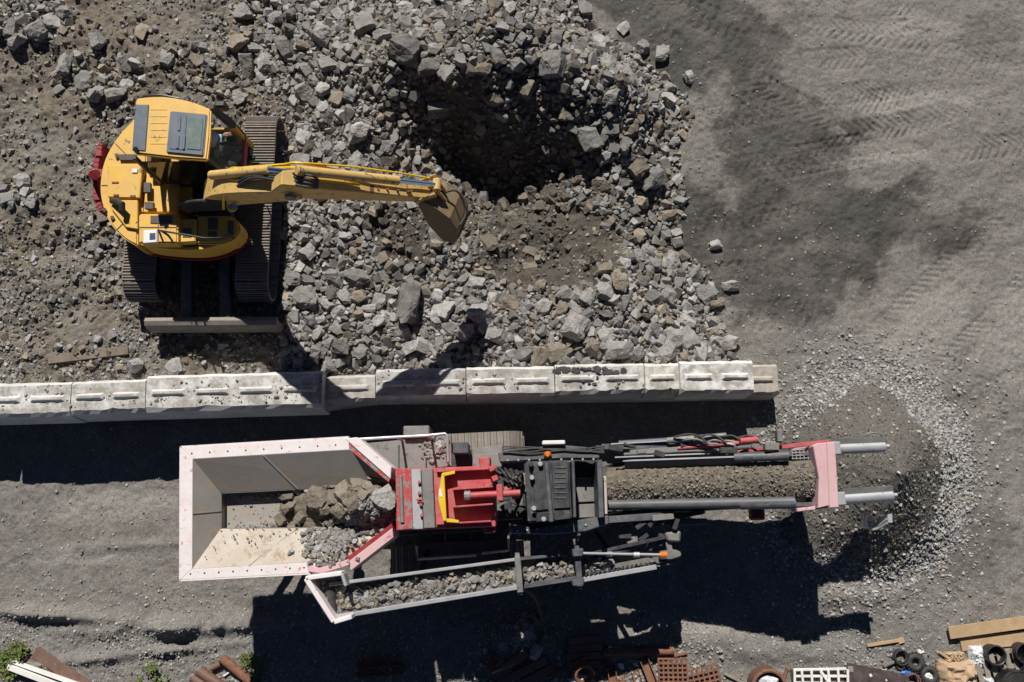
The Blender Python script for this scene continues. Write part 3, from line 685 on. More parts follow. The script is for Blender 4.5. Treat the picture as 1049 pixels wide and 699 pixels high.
o_ = chips('soil_clods', 17000, -60, 700, -60, 395, 1.0, d_clod, .03, .12, .065, .165, 1.0, 'crumbly brown soil clods left of the excavator and in the dug hollow', 2.4, .05)
def d_low(px, py, x, y):
    ok = (py > wall_y(px) + 22) & (ell(px, py, PILE[0], PILE[1], 120, 125) > 1)
    return ok * np.where((py > 628 + 14 * vnoise(x, y, .8, 143)) & (px < 900), np.clip(.75 + .9 * fbm(x, y, .7, 141, 3), .2, 1), np.where(py > 600, .25, .07))
chips('yard_gravel', 75000, -60, 1110, 400, 760, 0.0, d_low, .014, .052, .13, .46, .15, 'loose gravel on the lower yard', 2.2)
def d_pile(px, py, x, y):
    r = ell(px, py, PILE[0], PILE[1], 108, 122); an = np.arctan2(py - PILE[1], px - PILE[0])
    outer = np.where((an > -2.3) & (an < 1.5), 1.0, .4)
    r2 = ell(px, py, PILE[0] - 14, PILE[1] + 4, 108, 122) + .12 * vnoise(x, y, 1.3, 161)
    return np.where(r2 < .74, .05, np.where(r < 1.03, outer, .35 * np.exp(-(r - 1.03) * 7)))
chips('crushed_gravel', 30000, 770, 1049, 330, 640, .45, d_pile, .022, .072, .14, .50, .12, 'grey crushed gravel thrown round the cone under the conveyor head', 2.0)
def d_core(px, py, x, y): return np.where(ell(px, py, PILE[0] - 14, PILE[1] + 4, 108, 122) < .80, .6, 0)
chips('pile_fines', 12000, 790, 990, 380, 610, .7, d_core, .014, .045, .06, .22, .85, 'brown sandy fines on the top of the gravel cone', 2.6)
def d_right(px, py, x, y):
    e = px - np.interp(py, HB_Y, HB_X)
    return (e > 0) * (.10 + .45 * np.exp(-np.clip(e, 0, 999) / 30) + .5 * (ell(px, py, 850, 360, 70, 28) < 1) + .25 * (ell(px, py, 960, 235, 60, 14) < 1) + .12 * (vnoise(x, y, .9, 151) > .3))
chips('yard_chips', 15000, 600, 1120, -60, 430, 0.0, d_right, .014, .05, .14, .46, .15, 'scattered stone chips on the dusty right yard', 2.6)

# ------------------------------------------------------------------ block wall
def block(xa, xb, ya, yb, z0, z1, depth, tint, label, nb=2, lean=.0, ridge=True, seed=1):
    a = P(xa, ya, z1); c = P(xb, yb, z1); d = c - a; L = d.length; u = d.normalized(); n = Vector((-u.y, u.x, 0))
    L -= .006
    o0 = (a + c) / 2; o0.z = z0
    root = thing('concrete_block', label, 'concrete block', o0, 'concrete blocks of the retaining wall')
    r_ = random.Random(seed); q = lambda s, t_, z: o0 + u * s + n * t_ + Vector((0, 0, z - z0))
    h = depth / 2; ch = .07; mb = MB(); base = h + .03
    prof = [(-base - lean, z0), (-h - lean * .3, z1 - ch), (-h + ch * .8, z1), (h - ch * .8, z1), (h, z1 - ch), (base, z0)]
    N = 14; rows = []
    for i in range(N + 1):
        s = -L / 2 + L * i / N
        rows.append([q(s, t_ + ((r_.uniform(-.009, .009) + .03 * (j in (1, 2)) * (r_.random() < .10)) if j else 0), z + (r_.uniform(-.012, .012) if 0 < j < 5 else 0)) for j, (t_, z) in enumerate(prof)])
    vs_ = [v for rw in rows for v in rw]; f = []
    for i in range(N):
        for j in range(5): f.append((i * 6 + j, i * 6 + j + 1, (i + 1) * 6 + j + 1, (i + 1) * 6 + j))
        f.append((i * 6 + 5, i * 6, (i + 1) * 6, (i + 1) * 6 + 5))
    f += [tuple(range(6)), tuple(range(N * 6 + 5, N * 6 - 1, -1))]
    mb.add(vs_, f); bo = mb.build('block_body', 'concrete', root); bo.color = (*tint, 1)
    if ridge:
        seg = L / nb
        for k in range(nb):
            s0, s1 = -L / 2 + seg * k + seg * .09, -L / 2 + seg * (k + 1) - seg * .09; wd, e = .075, .07
            lo = [q(s0, -wd, z1 - .02), q(s1, -wd, z1 - .02), q(s1, wd, z1 - .02), q(s0, wd, z1 - .02)]
            hi = [q(s0 + e, -wd * .35, z1 + .055), q(s1 - e, -wd * .35, z1 + .055), q(s1 - e, wd * .35, z1 + .055), q(s0 + e, wd * .35, z1 + .055)]
            ko = MB().hexa(lo, hi).build('key_ridge', 'concrete', root, bevel=.008); ko.color = (*tint, 1)
    return root
W1 = (1, 1, 1); 
block(-96, -20.6, 413, 411, .63, 1.25, .62, (.9, .9, .9), 'concrete block at the far left end of the wall, mostly out of frame', seed=1)
block(-20, 72, 410.5, 408, .63, 1.31, .62, W1, 'white stained concrete block second from the left frame edge', lean=.05, seed=2)
block(72.6, 149, 407.5, 404.5, .63, 1.30, .60, W1, 'shorter white concrete block left of the long dirt-strewn block', lean=.05, seed=3)
block(149.6, 330, 403, 398, .65, 1.36, .66, (1.02, 1.02, 1.02), 'longest concrete block, dirt-strewn top with four key ridges', nb=4, lean=.05, seed=4)
block(331, 384.4, 398.5, 397, .63, 1.06, .50, (.72, .70, .68), 'low concrete block coloured dark as in boom shadow beside the long block', nb=1, seed=15)  # tint darkens the concrete to stand in for the boom's shade
block(385, 477, 393.5, 392, .63, 1.25, .56, (.82, .83, .85), 'concrete block coloured grey as in boom shadow right of the low gap', seed=5)  # cool grey tint paints the boom's shade into this block
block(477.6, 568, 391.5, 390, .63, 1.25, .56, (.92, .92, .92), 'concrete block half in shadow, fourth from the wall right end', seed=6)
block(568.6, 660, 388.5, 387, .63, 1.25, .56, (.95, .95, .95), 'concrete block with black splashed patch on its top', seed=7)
block(660.6, 696, 387.5, 386.5, .63, 1.24, .55, (.98, .95, .9), 'short half-length concrete block with tan stains', nb=1, seed=8)
block(696.6, 772, 386.5, 385.5, .65, 1.36, .60, (1.12, 1.12, 1.12), 'bright clean concrete block at the right end of the wall', seed=9)
lows = [-150, -60, 30, 118, 206, 294, 383, 470, 556, 642, 722, 797]
LB = 'lower-course concrete block under the wall, '
wh = ['beyond the left frame edge', 'at the left frame edge', 'under the second white block', 'under the shorter white block', 'under the long block', 'under the low dark block',
      'under the shadowed block', 'under the half-shaded block', 'under the black-splashed block', 'under the short half block', 'brown-stained and jutting out at the right end']
for i in range(len(lows) - 1):
    x0, x1 = lows[i] + .1, lows[i + 1] - .1
    f_ = lambda x_: float(wall_y(x_)) + 4 * (1 if x_ < 340 else .4) - (1.5 if 334 < x_ < 384 else 0)
    block(x0, x1, f_(x0), f_(x1), 0.0, .63, .60, (.72, .66, .58) if i == 10 else (.9, .9, .9), LB + wh[i], seed=20 + i, ridge=i == 10)

# dirt and grit lying on the block tops; black splash on one block
gp, gs = [], []
for k in range(900):
    px = rng.choice((rng.uniform(0, 330), rng.uniform(150, 330), rng.uniform(385, 772))); off_ = rng.uniform(-11, 13) if px < 330 else rng.uniform(-11, 11)
    zt = 1.36 if 150 < px < 330 else 1.25 if px > 330 else 1.30
    if rng.random() > .5 + .9 * float(vnoise(px, off_, .03, 211)) : continue
    gp.append(tuple(P(px, float(wall_y(px)) + off_ - (4 if px > 385 else 3), zt + .01))); gs.append(.012 + .05 * rng.random() ** 3)
scatter('wall_grit', gp, gs, tints(len(gp), .12, .42, .5), T_PB, 'pebble', None, 'soil grit strewn along the tops of the wall blocks', 'grit')
spl = next(o for o in bpy.data.objects if o.get('label', '').startswith('concrete block with black'))
for k in range(46):
    cx_, cy_ = (rng.uniform(571, 640), rng.uniform(377, 382)) if k < 26 else (rng.gauss(607, 9), rng.gauss(388, 8))
    if not (376 < cy_ < 398): continue
    c_ = P(cx_, cy_, 1.268); n_ = 9; rr = rng.uniform(.012, .085) if k < 26 else rng.uniform(.006, .04); ring_ = [c_ + Vector((math.cos(6.283 * j / n_) * rr * rng.uniform(.6, 1.6), math.sin(6.283 * j / n_) * rr * rng.uniform(.35, .9), .0006 * k)) for j in range(n_)]
    MB().hexa([v - Vector((0, 0, .012)) for v in ring_], ring_).build('black_splash', 'rubber', spl)

# ------------------------------------------------------------------ excavator
ZE = 1.0
exr = thing('excavator', 'yellow crawler excavator on the rubble heap reaching right with its bucket', 'excavator', P(208, 208, ZE))
def shoe_mesh(name, L, W, th, bars, mat):
    mb = MB(); mb.box((0, 0, 0), (L * .94, W, th))
    for k in range(bars):
        x = -L * .47 + L * .94 * (k + .5) / bars if bars > 1 else 0
        mb.box((x, 0, th / 2 + .011), (L * .07 + .006, W * .985, .026))
    me_ = mb.mesh(name); me_.materials.append(M[mat]); return me_
def crawler(root, c, yaw, L, W, hgt, pitch, bars, frame_mat, name='track'):
    """track frame with its chain of shoes round a stadium loop; c is the middle on the ground"""
    r = hgt / 2 - .03; S = L - hgt; per = 2 * S + 2 * math.pi * r; n = int(round(per / pitch)); ax = Vector((math.cos(yaw), math.sin(yaw), 0)); up = Vector((0, 0, 1)); sd_ = up.cross(ax)
    mb = MB(); c = Vector(c); m0 = c + up * hgt / 2
    mb.beam(m0 - ax * (S / 2), m0 + ax * (S / 2), W * .5, hgt * .52)
    for s in (-1, 1): mb.cyl(m0 + ax * s * S / 2 - sd_ * W * .28, m0 + ax * s * S / 2 + sd_ * W * .28, r - .05, 20)
    tr = mb.build(name, frame_mat, root, bevel=.012)
    me_ = shoe_mesh('track_shoe', pitch, W, .03, bars, 'shoe')
    for i in range(n):
        s = per * i / n
        if s < S: p = m0 + ax * (s - S / 2) + up * r; a = 0
        elif s < S + math.pi * r:
            a = (s - S) / r; p = m0 + ax * (S / 2 + r * math.sin(a)) + up * r * math.cos(a)
        elif s < 2 * S + math.pi * r: p = m0 + ax * (S / 2 - (s - S - math.pi * r)) - up * r; a = math.pi
        else:
            a = math.pi + (s - 2 * S - math.pi * r) / r; p = m0 - ax * (S / 2) + ax * (r * math.sin(a)) + up * r * math.cos(a)
        o = part_at('track_shoe', me_, tr, p); o.rotation_euler = (Matrix.Rotation(yaw, 3, 'Z') @ Matrix.Rotation(a, 3, 'Y')).to_euler()
    return tr
ta = P(262, 114, ZE + .72); tb = P(263, 304, ZE + .72); la = P(157, 114, ZE + .72)
tl = (ta - tb).length; yc = (ta.y + tb.y) / 2
for cx in (la.x, (ta.x + tb.x) / 2):
    crawler(exr, (cx, yc, ZE + .02), math.pi / 2, tl, .60, .74, .165, 3, 'slate')
xm = (la.x + (ta.x + tb.x) / 2) / 2
mb = MB(); mb.box((xm, yc, ZE + .52), (1.35, 1.5, .30)); mb.cyl((xm, yc, ZE + .6), (xm, yc, ZE + .95), .52, 28); mb.build('undercarriage', 'slate', exr, bevel=.02)
for px in (192, 231):
    a = P(px, 262, ZE + .5); c = P(px + 1, 327, ZE + .42); MB().beam(a, c, .19, .2).build('blade_arm', 'slate', exr, bevel=.015)
a = P(147, 331.5, ZE + .62); c = P(283, 330.5, ZE + .62)
mb = MB(); u = (c - a).normalized(); nn = Vector((-u.y, u.x, 0))
for k in range(7):
    pass
prof = [(.05, .62), (-.04, .58), (-.09, .42), (-.10, .22), (-.04, .05), (.05, .0), (.10, .04), (.06, .2), (.06, .45), (.12, .58)]
mb.hexa([a + nn * t_ + Vector((0, 0, z - .62)) for t_, z in prof], [c + nn * t_ + Vector((0, 0, z - .62)) for t_, z in prof]); mb.build('dozer_blade', 'shoe', exr, bevel=.008)

ZD = ZE + 1.72      # deck top
def curve(pts, n=6):
    out = []; k = len(pts)
    for i in range(k - 1):
        p0, p1, p2, p3 = pts[max(i - 1, 0)], pts[i], pts[i + 1], pts[min(i + 2, k - 1)]
        for j in range(n):
            t_ = j / n
            out.append(tuple(.5 * (2 * p1[d] + (p2[d] - p0[d]) * t_ + (2 * p0[d] - 5 * p1[d] + 4 * p2[d] - p3[d]) * t_ ** 2 + (-p0[d] + 3 * p1[d] - 3 * p2[d] + p3[d]) * t_ ** 3) for d in range(len(p1))))
    return out + [pts[-1]]
MB().ppx([(145, 130), (232, 130), (236, 190), (240, 252), (200, 262), (140, 250), (112, 215), (112, 160)], ZE + .95, ZE + 1.12).build('slew_platform', 'slate', exr, bevel=.02)
cw = curve([(150, 112), (136, 123), (119, 142), (107, 164), (102.5, 188), (104.5, 208), (113, 229), (128, 245), (141, 252)], 4)
MB().ppx(cw + [(141, 200), (150, 165)], ZE + 1.02, ZD - .04).build('counterweight', 'yellow', exr, bevel=.07, seg=3, smooth=True)
MB().ppx([(141.5, 160), (183, 160), (183, 218), (143, 218), (141.5, 210)], ZE + 1.14, ZD - .12).build('engine_deck', 'yellow', exr, bevel=.02)
MB().ppx([(110, 169), (146, 169), (143, 203), (110, 202)], ZD - .03, ZD + .03).build('engine_hatch', 'yellow', exr, bevel=.012)
MB().ppx([(111, 205), (141, 205), (141, 235), (129, 233), (114, 214)], ZD - .03, ZD + .02).build('rear_hatch', 'yellow', exr, bevel=.012)
tb_ = MB().ppx([(142, 219), (182, 219), (182, 249), (142, 249)], ZE + 1.14, ZD + .10).build('fuel_tank', 'yellow', exr, bevel=.025, seg=2)
MB().ppx([(183.5, 224), (200, 224), (200, 248), (183.5, 249)], ZE + 1.14, ZD - .02).build('tool_box', 'yellow', exr, bevel=.02)
MB().ppx([(201, 221), (238, 221), (245.5, 229), (246, 238), (238, 246), (226, 250), (201, 250)], ZE + 1.14, ZD - .10).build('front_step_box', 'yellow', exr, bevel=.03, seg=2)
sk_ = curve([(141, 250), (160, 256), (200, 259), (226, 255), (241, 246), (248, 236)], 4)
mb = MB()
for i in range(len(sk_) - 1):
    a, c = P(*sk_[i], ZE + 1.30), P(*sk_[i + 1], ZE + 1.30); mb.beam(a, c, .05, .5)
mb.build('side_skirt', 'yellow', exr)
mb = MB()
for i in range(len(sk_) - 1):
    a, c = P(*sk_[i], ZE + 1.30), P(*sk_[i + 1], ZE + 1.30); a.z = c.z = ZE + .97; mb.beam(a, c, .09, .10)
mb.build('side_bumper', 'darkred', exr)
rb = curve([(107, 150), (103, 165), (101.5, 185), (103, 206), (108, 219)], 4); mb = MB()
for i in range(len(rb) - 1): mb.beam(P(*rb[i], ZE + 1.15), P(*rb[i + 1], ZE + 1.15), .10, .30)
for q in ((104, 158), (102, 203)): mb.box(P(q[0] - 2, q[1], ZE + 1.28), (.12, .12, .10))
mb.build('rear_bumper', 'darkred', exr, bevel=.01)
mb = MB(); mb.cyl(P(97, 179, ZE + 1.2), P(97, 179, ZE + 1.62), .10, 14); mb.box(P(104, 179, ZE + 1.5), (.22, .16, .16)); mb.build('rear_hitch', 'darkred', exr, bevel=.015)
for (x0, y0, x1, y1, z) in ((147, 187, 154, 197, ZD), (148, 207, 157, 214, ZD), (153, 172, 162, 181, ZD), (154, 221, 176, 229, ZD + .10), (187, 234, 196, 243, ZD - .02), (213, 223, 223, 235, ZD - .10), (213, 237, 222, 243, ZD - .10), (233, 226, 239, 241, ZD - .10), (104 + 18, 158, 139, 164, ZD)):
    MB().rpx(x0, y0, x1, y1, z - .06, z + .014).build('grip_pad', 'grille', exr, bevel=.004)
mb = MB(); mb.tube([P(115, 206, ZD + .05), P(121, 207, ZD + .15), P(125, 209, ZD + .2), P(125, 216, ZD + .16)], .055, 10); mb.build('exhaust_pipe', 'black', exr, smooth=True)
for q in ((115, 223), (107, 215), (141, 229), (120, 160)): MB().cyl(P(*q, ZD - .06), P(*q, ZD + .012), .035, 10).build('bolt_cap', 'steel', exr)
MB().box(P(138, 175, ZD + .045), (.09, .07, .015)).build('label_plate', 'white', exr); MB().box(P(118, 187, ZD + .04), (.12, .03, .006)).build('decal', 'darkred', exr)
for q in ((119, 200), (136, 201)): MB().box(P(*q, ZD + .04), (.09, .03, .02)).build('hatch_hinge', 'brownsteel', exr)
for a, c in (((118, 147), (136, 165)), ((104, 190), (110, 190)), ((119, 236), (126, 229)), ((147, 170), (147, 217)), ((142, 233), (182, 233)), ((162, 219), (162, 249))):
    zz = ZD + (.104 if c[1] > 230 and a[0] > 140 or a[0] == 162 else -.035 if a[0] != 147 else -.115); MB().beam(P(*a, zz), P(*c, zz), .012, .012).build('panel_seam', 'brownsteel', exr)
# valves and pumps in the open bay beside the boom foot
mb = MB()
for i in range(9): mb.box(P(186 + (i % 3) * 9, 196 + (i // 3) * 8, ZE + 1.25), (.13, .1, .28 + .1 * (i % 2)), .2 * i)
for i in range(5): mb.cyl(P(185 + 7 * i, 190, ZE + 1.2), P(186 + 7 * i, 215, ZE + 1.25), .03, 8)
mb.build('valve_block', 'dark', exr, bevel=.008)
MB().rpx(183, 183, 196, 216, ZE + 1.1, ZE + 1.5).build('pump_cover', 'yellow', exr, bevel=.02)
# handrail with mirror
mb = MB(); zr = ZD + .55
mb.tube([P(163, 237, ZD + .1), P(162, 236, zr), P(180, 239, zr + .02), P(208, 244, zr - .05), P(224, 244, zr - .12), P(236, 240, zr - .3), P(240, 244, ZD - .1)], .017, 7)
mb.tube([P(176, 246, ZD + .1), P(172, 241, zr - .1), P(166, 237, zr)], .02, 7); mb.build('handrail', 'black', exr, smooth=True)
mr = MB().box(P(154, 243, zr - .02), (.24, .24, .05), .08).build('mirror', 'white', exr, bevel=.02)
MB().box(P(156, 242, zr + .01), (.1, .12, .02), .08).build('mirror_glass', 'mirror', mr, bevel=.01)
# cab
ZR, ZC = ZE + 2.78, ZE + 1.0
r0, r1 = P(139, 102, ZR), P(217, 163, ZR); cx0, cx1, cy1, cy0 = r0.x, P(214, 130, ZR).x, r0.y, r1.y
cxf = P(254, 150, ZE + 1.35).x
cab = MB().box(((cx0 + cxf) / 2, (cy0 + cy1) / 2, ZC + .1), (cxf - cx0, cy1 - cy0, .18)).build('cab', 'slate', exr, bevel=.02)
rf = curve([(139, 104), (141, 100.5), (168, 99), (195, 104), (216, 112)], 3)
roof = MB().ppx(rf + [(215, 140), (212, 164), (180, 162), (137, 157)], ZR - .10, ZR).build('cab_roof', 'yellow', cab, bevel=.035, seg=2, smooth=True)
MB().ppx([(138.5, 107), (152.5, 107), (149, 155), (135, 154)], ZR - .05, ZR + .018).build('rear_roof_panel', 'bluegrey', cab, bevel=.012)
hp = MB().ppx([(174, 113.5), (212, 117), (208, 160), (170, 156.5)], ZR - .02, ZR + .035).build('roof_hatch', 'bluegrey', cab, bevel=.018, seg=2)
MB().ppx([(193.5, 119.5), (208, 121), (205.5, 154), (191, 152.5)], ZR + .01, ZR + .048).build('hatch_glass', 'skyglass', cab, bevel=.006)
MB().ppx([(176.5, 117), (191.5, 118.5), (188.5, 154), (173, 152.5)], ZR + .01, ZR + .046).build('hatch_shade', 'bluegrey', cab, bevel=.006)
for pts_ in ([(182.5, 119), (185.5, 119), (184.5, 134), (181.5, 134)], [(180.5, 139), (183.8, 139), (183, 152), (179.8, 152)], [(187.5, 139), (190, 139), (189, 153), (186.5, 153)]):
    MB().ppx(pts_, ZR + .02, ZR + .062).build('hatch_rib', 'bluegrey', cab, bevel=.008)
for k in range(6): MB().rpx(154, 112 + k * 7, 171, 112.6 + k * 7, ZR - .02, ZR + .006).build('roof_crease', 'yellow', cab)
mb = MB()
for (x, y, xt, yt) in ((cx0 + .04, cy0 + .04, cx0 + .04, cy0 + .05), (cx0 + .04, cy1 - .04, cx0 + .04, cy1 - .05), (cxf - .04, cy0 + .04, cx1 - .03, cy0 + .05)):
    MB().beam((x, y, ZC + .15), (xt, yt, ZR - .06), .07, .07).build('cab_pillar', 'dark', cab, bevel=.012)
pz = [Vector((cx1 - .02, cy1 - .1, ZR - .06)), Vector((cxf - .09, cy1 - .09, ZE + 1.95)), Vector((cxf - .03, cy1 - .1, ZE + 1.4)), Vector((cxf - .02, cy1 - .1, ZC + .1))]
for i in range(3): MB().beam(pz[i], pz[i + 1], .12, .09).build('cab_pillar', 'dark' if i == 0 else 'yellow', cab, bevel=.012)
MB().beam((cxf - .03, cy1 - .05, ZE + 1.42), (cxf - .03, cy0 + .05, ZE + 1.42), .06, .16).build('front_sill', 'red', cab, bevel=.01)
MB().plate([(cx1, cy0 + .08, ZR - .08), (cxf - .02, cy0 + .08, ZE + 1.45), (cxf - .02, cy1 - .14, ZE + 1.45), (cx1, cy1 - .14, ZR - .08)], .012).build('windshield', 'glass', cab)
MB().box(((cx0 + cxf) / 2 - .05, cy0 + .03, ZE + 2.05), (cxf - cx0 - .35, .012, 1.1)).build('side_window', 'tint', cab)
MB().box(((cx0 + cxf) / 2, cy0 + .03, ZE + 1.3), (cxf - cx0 - .1, .05, .5)).build('cab_side', 'dark', cab, bevel=.01)
MB().box((cx0 + .03, (cy0 + cy1) / 2, ZE + 1.6), (.05, cy1 - cy0 - .12, 1.05)).build('cab_rear', 'dark', cab, bevel=.01)
MB().box(((cx0 + cxf) / 2, cy1 - .04, ZE + 1.4), (cxf - cx0 - .2, .05, .7)).build('cab_door', 'yellow', cab, bevel=.01)
mb = MB(); SEATX = xs_ = cx1 - .35; ym = (cy0 + cy1) / 2
mb.box((xs_, ym, ZE + 1.48), (.5, .48, .14)).box((xs_ - .25, ym, ZE + 1.85), (.14, .46, .7)); mb.build('seat', 'black', cab, bevel=.04, seg=2)
mb = MB()
for s in (-1, 1):
    mb.box((xs_ + .14, ym + s * .33, ZE + 1.6), (.5, .13, .16)); mb.tube([(xs_ + .3, ym + s * .33, ZE + 1.66), (xs_ + .34, ym + s * .33, ZE + 1.86)], .026, 8)
mb.build('control_console', 'black', cab, bevel=.02)
mb = MB().box((cxf - .26, ym, ZC + .22), (.4, .7, .04)); mb.build('floor_mat', 'steel', cab)
MB().cyl((cxf - .2, cy0 + .25, ZC + .24), (cxf - .2, cy0 + .25, ZC + .36), .09, 14).build('pedal', 'lightsteel', cab, bevel=.01)
for q in ((215.5, 128), (212.5, 147)):
    c = P(*q, ZR - .08); MB().cyl(c + Vector((-.05, 0, 0)), c + Vector((.05, 0, -.02)), .055, 14).build('work_lamp', 'bluegrey', cab, bevel=.01)
g_ = MB(); g_.tube([P(219, 109, ZR - .3), P(238, 123, ZR - .5), P(251, 138, ZR - .85), P(252, 144, ZE + 1.7)], .014, 6); g_.tube([P(222, 112, ZR - .3), P(219, 109, ZR - .3)], .014, 6); g_.build('grab_rail', 'black', cab, smooth=True)
MB().box(P(227, 109, ZE + 2.1), (.2, .13, .22)).build('cab_mirror', 'black', cab, bevel=.03)
MB().tube([P(143, 102, ZR - .1), P(148, 98.5, ZR - .06), P(165, 97.6, ZR - .04), P(184, 101, ZR - .06)], .02, 6).build('roof_edge_rail', 'black', cab, smooth=True)
MB().cyl(P(139, 153, ZR + .02), P(139, 153, ZR + .08), .04, 12).build('antenna_base', 'black', cab)
# boom, arm, bucket: drawn in the working plane that runs right from the boom foot
B0, B1, B2 = P(221, 203, ZE + 1.55), P(251, 192, ZE + 3.05), P(303, 189, ZE + 3.75)
A1, A2 = P(300, 189, ZE + 3.80), P(441, 199, ZE + 2.35)
def lin(a, b_, n=6): return [a.lerp(b_, i / n) for i in range(n + 1)]
bp = curve([tuple(B0), tuple(B0.lerp(B1, .5) + Vector((-.08, 0, .08))), tuple(B1), tuple(B2)], 5)
bm_ = MB(); hts = [.30, .40, .46, .50, .52, .54, .56, .58, .58, .57, .55, .52, .48, .44, .38, .32]; K = len(bp)
sd_ = Vector((.03, 1, 0)).normalized(); ring = []
for i, p_ in enumerate(bp):
    p_ = Vector(p_); d = (Vector(bp[min(i + 1, K - 1)]) - Vector(bp[max(i - 1, 0)])).normalized(); up = sd_.cross(d).normalized(); up = up if up.z > 0 or up.x < 0 else -up
    h_ = hts[min(i, len(hts) - 1)] / 2; wd = .19
    ring.append([p_ - sd_ * wd - up * h_, p_ + sd_ * wd - up * h_, p_ + sd_ * wd + up * h_, p_ - sd_ * wd + up * h_])
def loft(mb, rg):
    b0 = len(mb.v); k = len(rg[0])
    for r_ in rg: mb.v += r_
    for i in range(len(rg) - 1):
        for j in range(k): mb.f.append((b0 + i * k + j, b0 + i * k + (j + 1) % k, b0 + (i + 1) * k + (j + 1) % k, b0 + (i + 1) * k + j))
    mb.f += [tuple(range(b0 + k - 1, b0 - 1, -1)), tuple(b0 + (len(rg) - 1) * k + j for j in range(k))]
boom = loft(bm_, ring) or bm_.build('boom', 'boomyellow', exr, bevel=.012)
am = MB(); rg = []
ad = (A2 - A1).normalized(); au = sd_.cross(ad).normalized(); au = au if au.z > 0 else -au
for t_, h0, h1, wd in ((-.12, .10, .28, .11), (0, .22, .34, .135), (.14, .26, .30, .14), (.5, .20, .20, .125), (.85, .15, .14, .115), (1.0, .12, .10, .11)):
    p_ = A1.lerp(A2, t_); rg.append([p_ - sd_ * wd - au * h0, p_ + sd_ * wd - au * h0, p_ + sd_ * wd + au * h1, p_ - sd_ * wd + au * h1])
loft(am, rg); arm = am.build('arm', 'boomyellow', exr, bevel=.012)
MB().plate([A1.lerp(A2, .42) + au * .21 - sd_ * .10, A1.lerp(A2, .52) + au * .20 - sd_ * .10, A1.lerp(A2, .52) + au * .20 + sd_ * .02, A1.lerp(A2, .42) + au * .21 + sd_ * .02], .012).build('decal', 'brownsteel', arm)
for t_ in (.55, .62, .70, .78, .80): MB().cyl(A1.lerp(A2, t_) + au * .1 - sd_ * .06, A1.lerp(A2, t_) + au * .205 - sd_ * (.03 + .1 * (t_ % .1)), .02, 8).build('grease_fitting', 'rust', arm)
for s in (-1, 1): MB().cyl(A1 + sd_ * .17 * s - au * .05, A1 + sd_ * .21 * s - au * .05, .09, 16).build('pivot_pin', 'steel', arm)
# bucket cylinder along the top of the arm, set to its left side
c0 = A1.lerp(A2, -.06) + au * .46 + sd_ * .07; c1 = A1.lerp(A2, .66) + au * .36 + sd_ * .07; c2 = A1.lerp(A2, .97) + au * .30 + sd_ * .07
MB().cyl(c0, c1, .075, 18).build('bucket_cylinder', 'boomyellow', arm, smooth=True, bevel=.012); MB().cyl(c1, c2, .045, 16).build('cylinder_rod', 'chrome', arm, smooth=True)
MB().cyl(c2 - sd_ * .1, c2 + sd_ * .1, .07, 14).build('rod_eye', 'boomyellow', arm, bevel=.01)
# arm cylinder on the boom back
d0 = Vector(bp[6]) + Vector((-.1, .08, .45)); d1 = Vector(bp[13]) + Vector((0, .08, .42)); d2 = A1 + au * .40 + sd_ * .05
MB().cyl(d0, d1, .075, 16).build('arm_cylinder', 'boomyellow', exr, smooth=True, bevel=.012); MB().cyl(d1, d2, .045, 14).build('cylinder_rod', 'chrome', exr, smooth=True)
for s in (-1, 1):
    e0 = P(236, 214, ZE + 1.25) + sd_ * (.0 if s < 0 else .62); e1 = Vector(bp[8]) + sd_ * .26 * s - Vector((0, 0, .12)); em = e0.lerp(e1, .62)
    MB().cyl(e0, em, .075, 14).build('boom_cylinder', 'boomyellow', exr, smooth=True, bevel=.012); MB().cyl(em, e1, .045, 12).build('cylinder_rod', 'chrome', exr, smooth=True)
# yellow hydraulic pipes and black hoses
def off(i, s, h_): return Vector(bp[i]) + sd_ * s + Vector((0, 0, h_))
for s, zz in ((.21, .26), (.13, .33), (-.02, .33)):
    mb = MB(); pts_ = [P(229, 214 - s * 8, ZE + 2.5)] + [P(229, 200 - s * 30, ZE + 3.05)] + [off(i, s, zz + .02) for i in range(8, 15, 2)] + [A1 + sd_ * (s + .03) + au * .30, A1.lerp(A2, .4) + sd_ * (s * .75) + au * .26]
    mb.tube([Vector(q) for q in curve([tuple(q) for q in pts_], 4)], .02, 7); mb.build('hydraulic_pipe', 'brightyellow', exr, smooth=True)
mb = MB(); pts_ = [A1 + sd_ * .24 + au * .32, A1.lerp(A2, .3) + sd_ * .24 + au * .36, A1.lerp(A2, .7) + sd_ * .22 + au * .30, A1.lerp(A2, .95) + sd_ * .2 + au * .22]; mb.tube(pts_, .016, 6); mb.build('hydraulic_pipe', 'brightyellow', arm, smooth=True)
for k in range(5):
    a = P(231, 206 + k * 2.0, ZE + 2.55 - .1 * k); mid = P(200 + k * 1.5, 206 + k * 2.2, ZE + 2.3 - .08 * k); c = P(184 + k * 2, 211 + k * 1.4, ZE + 1.9); e = P(197 + k * 2, 219, ZE + 1.3)
    MB().tube([Vector(q) for q in curve([tuple(a), tuple(mid), tuple(c), tuple(e)], 6)], .027, 8).build('hydraulic_hose', 'rubber', exr, smooth=True)
for k in range(4):
    pts_ = [off(10, .10 - k * .07, .34), off(12, .06 - k * .03, .42), A1 + au * (.5 - .03 * k) + sd_ * (.0 - k * .05), A1.lerp(A2, .10) + au * .36 + sd_ * (-.02 - k * .04)]
    MB().tube([Vector(q) for q in curve([tuple(q) for q in pts_], 6)], .022, 7).build('hydraulic_hose', 'rubber', exr, smooth=True)
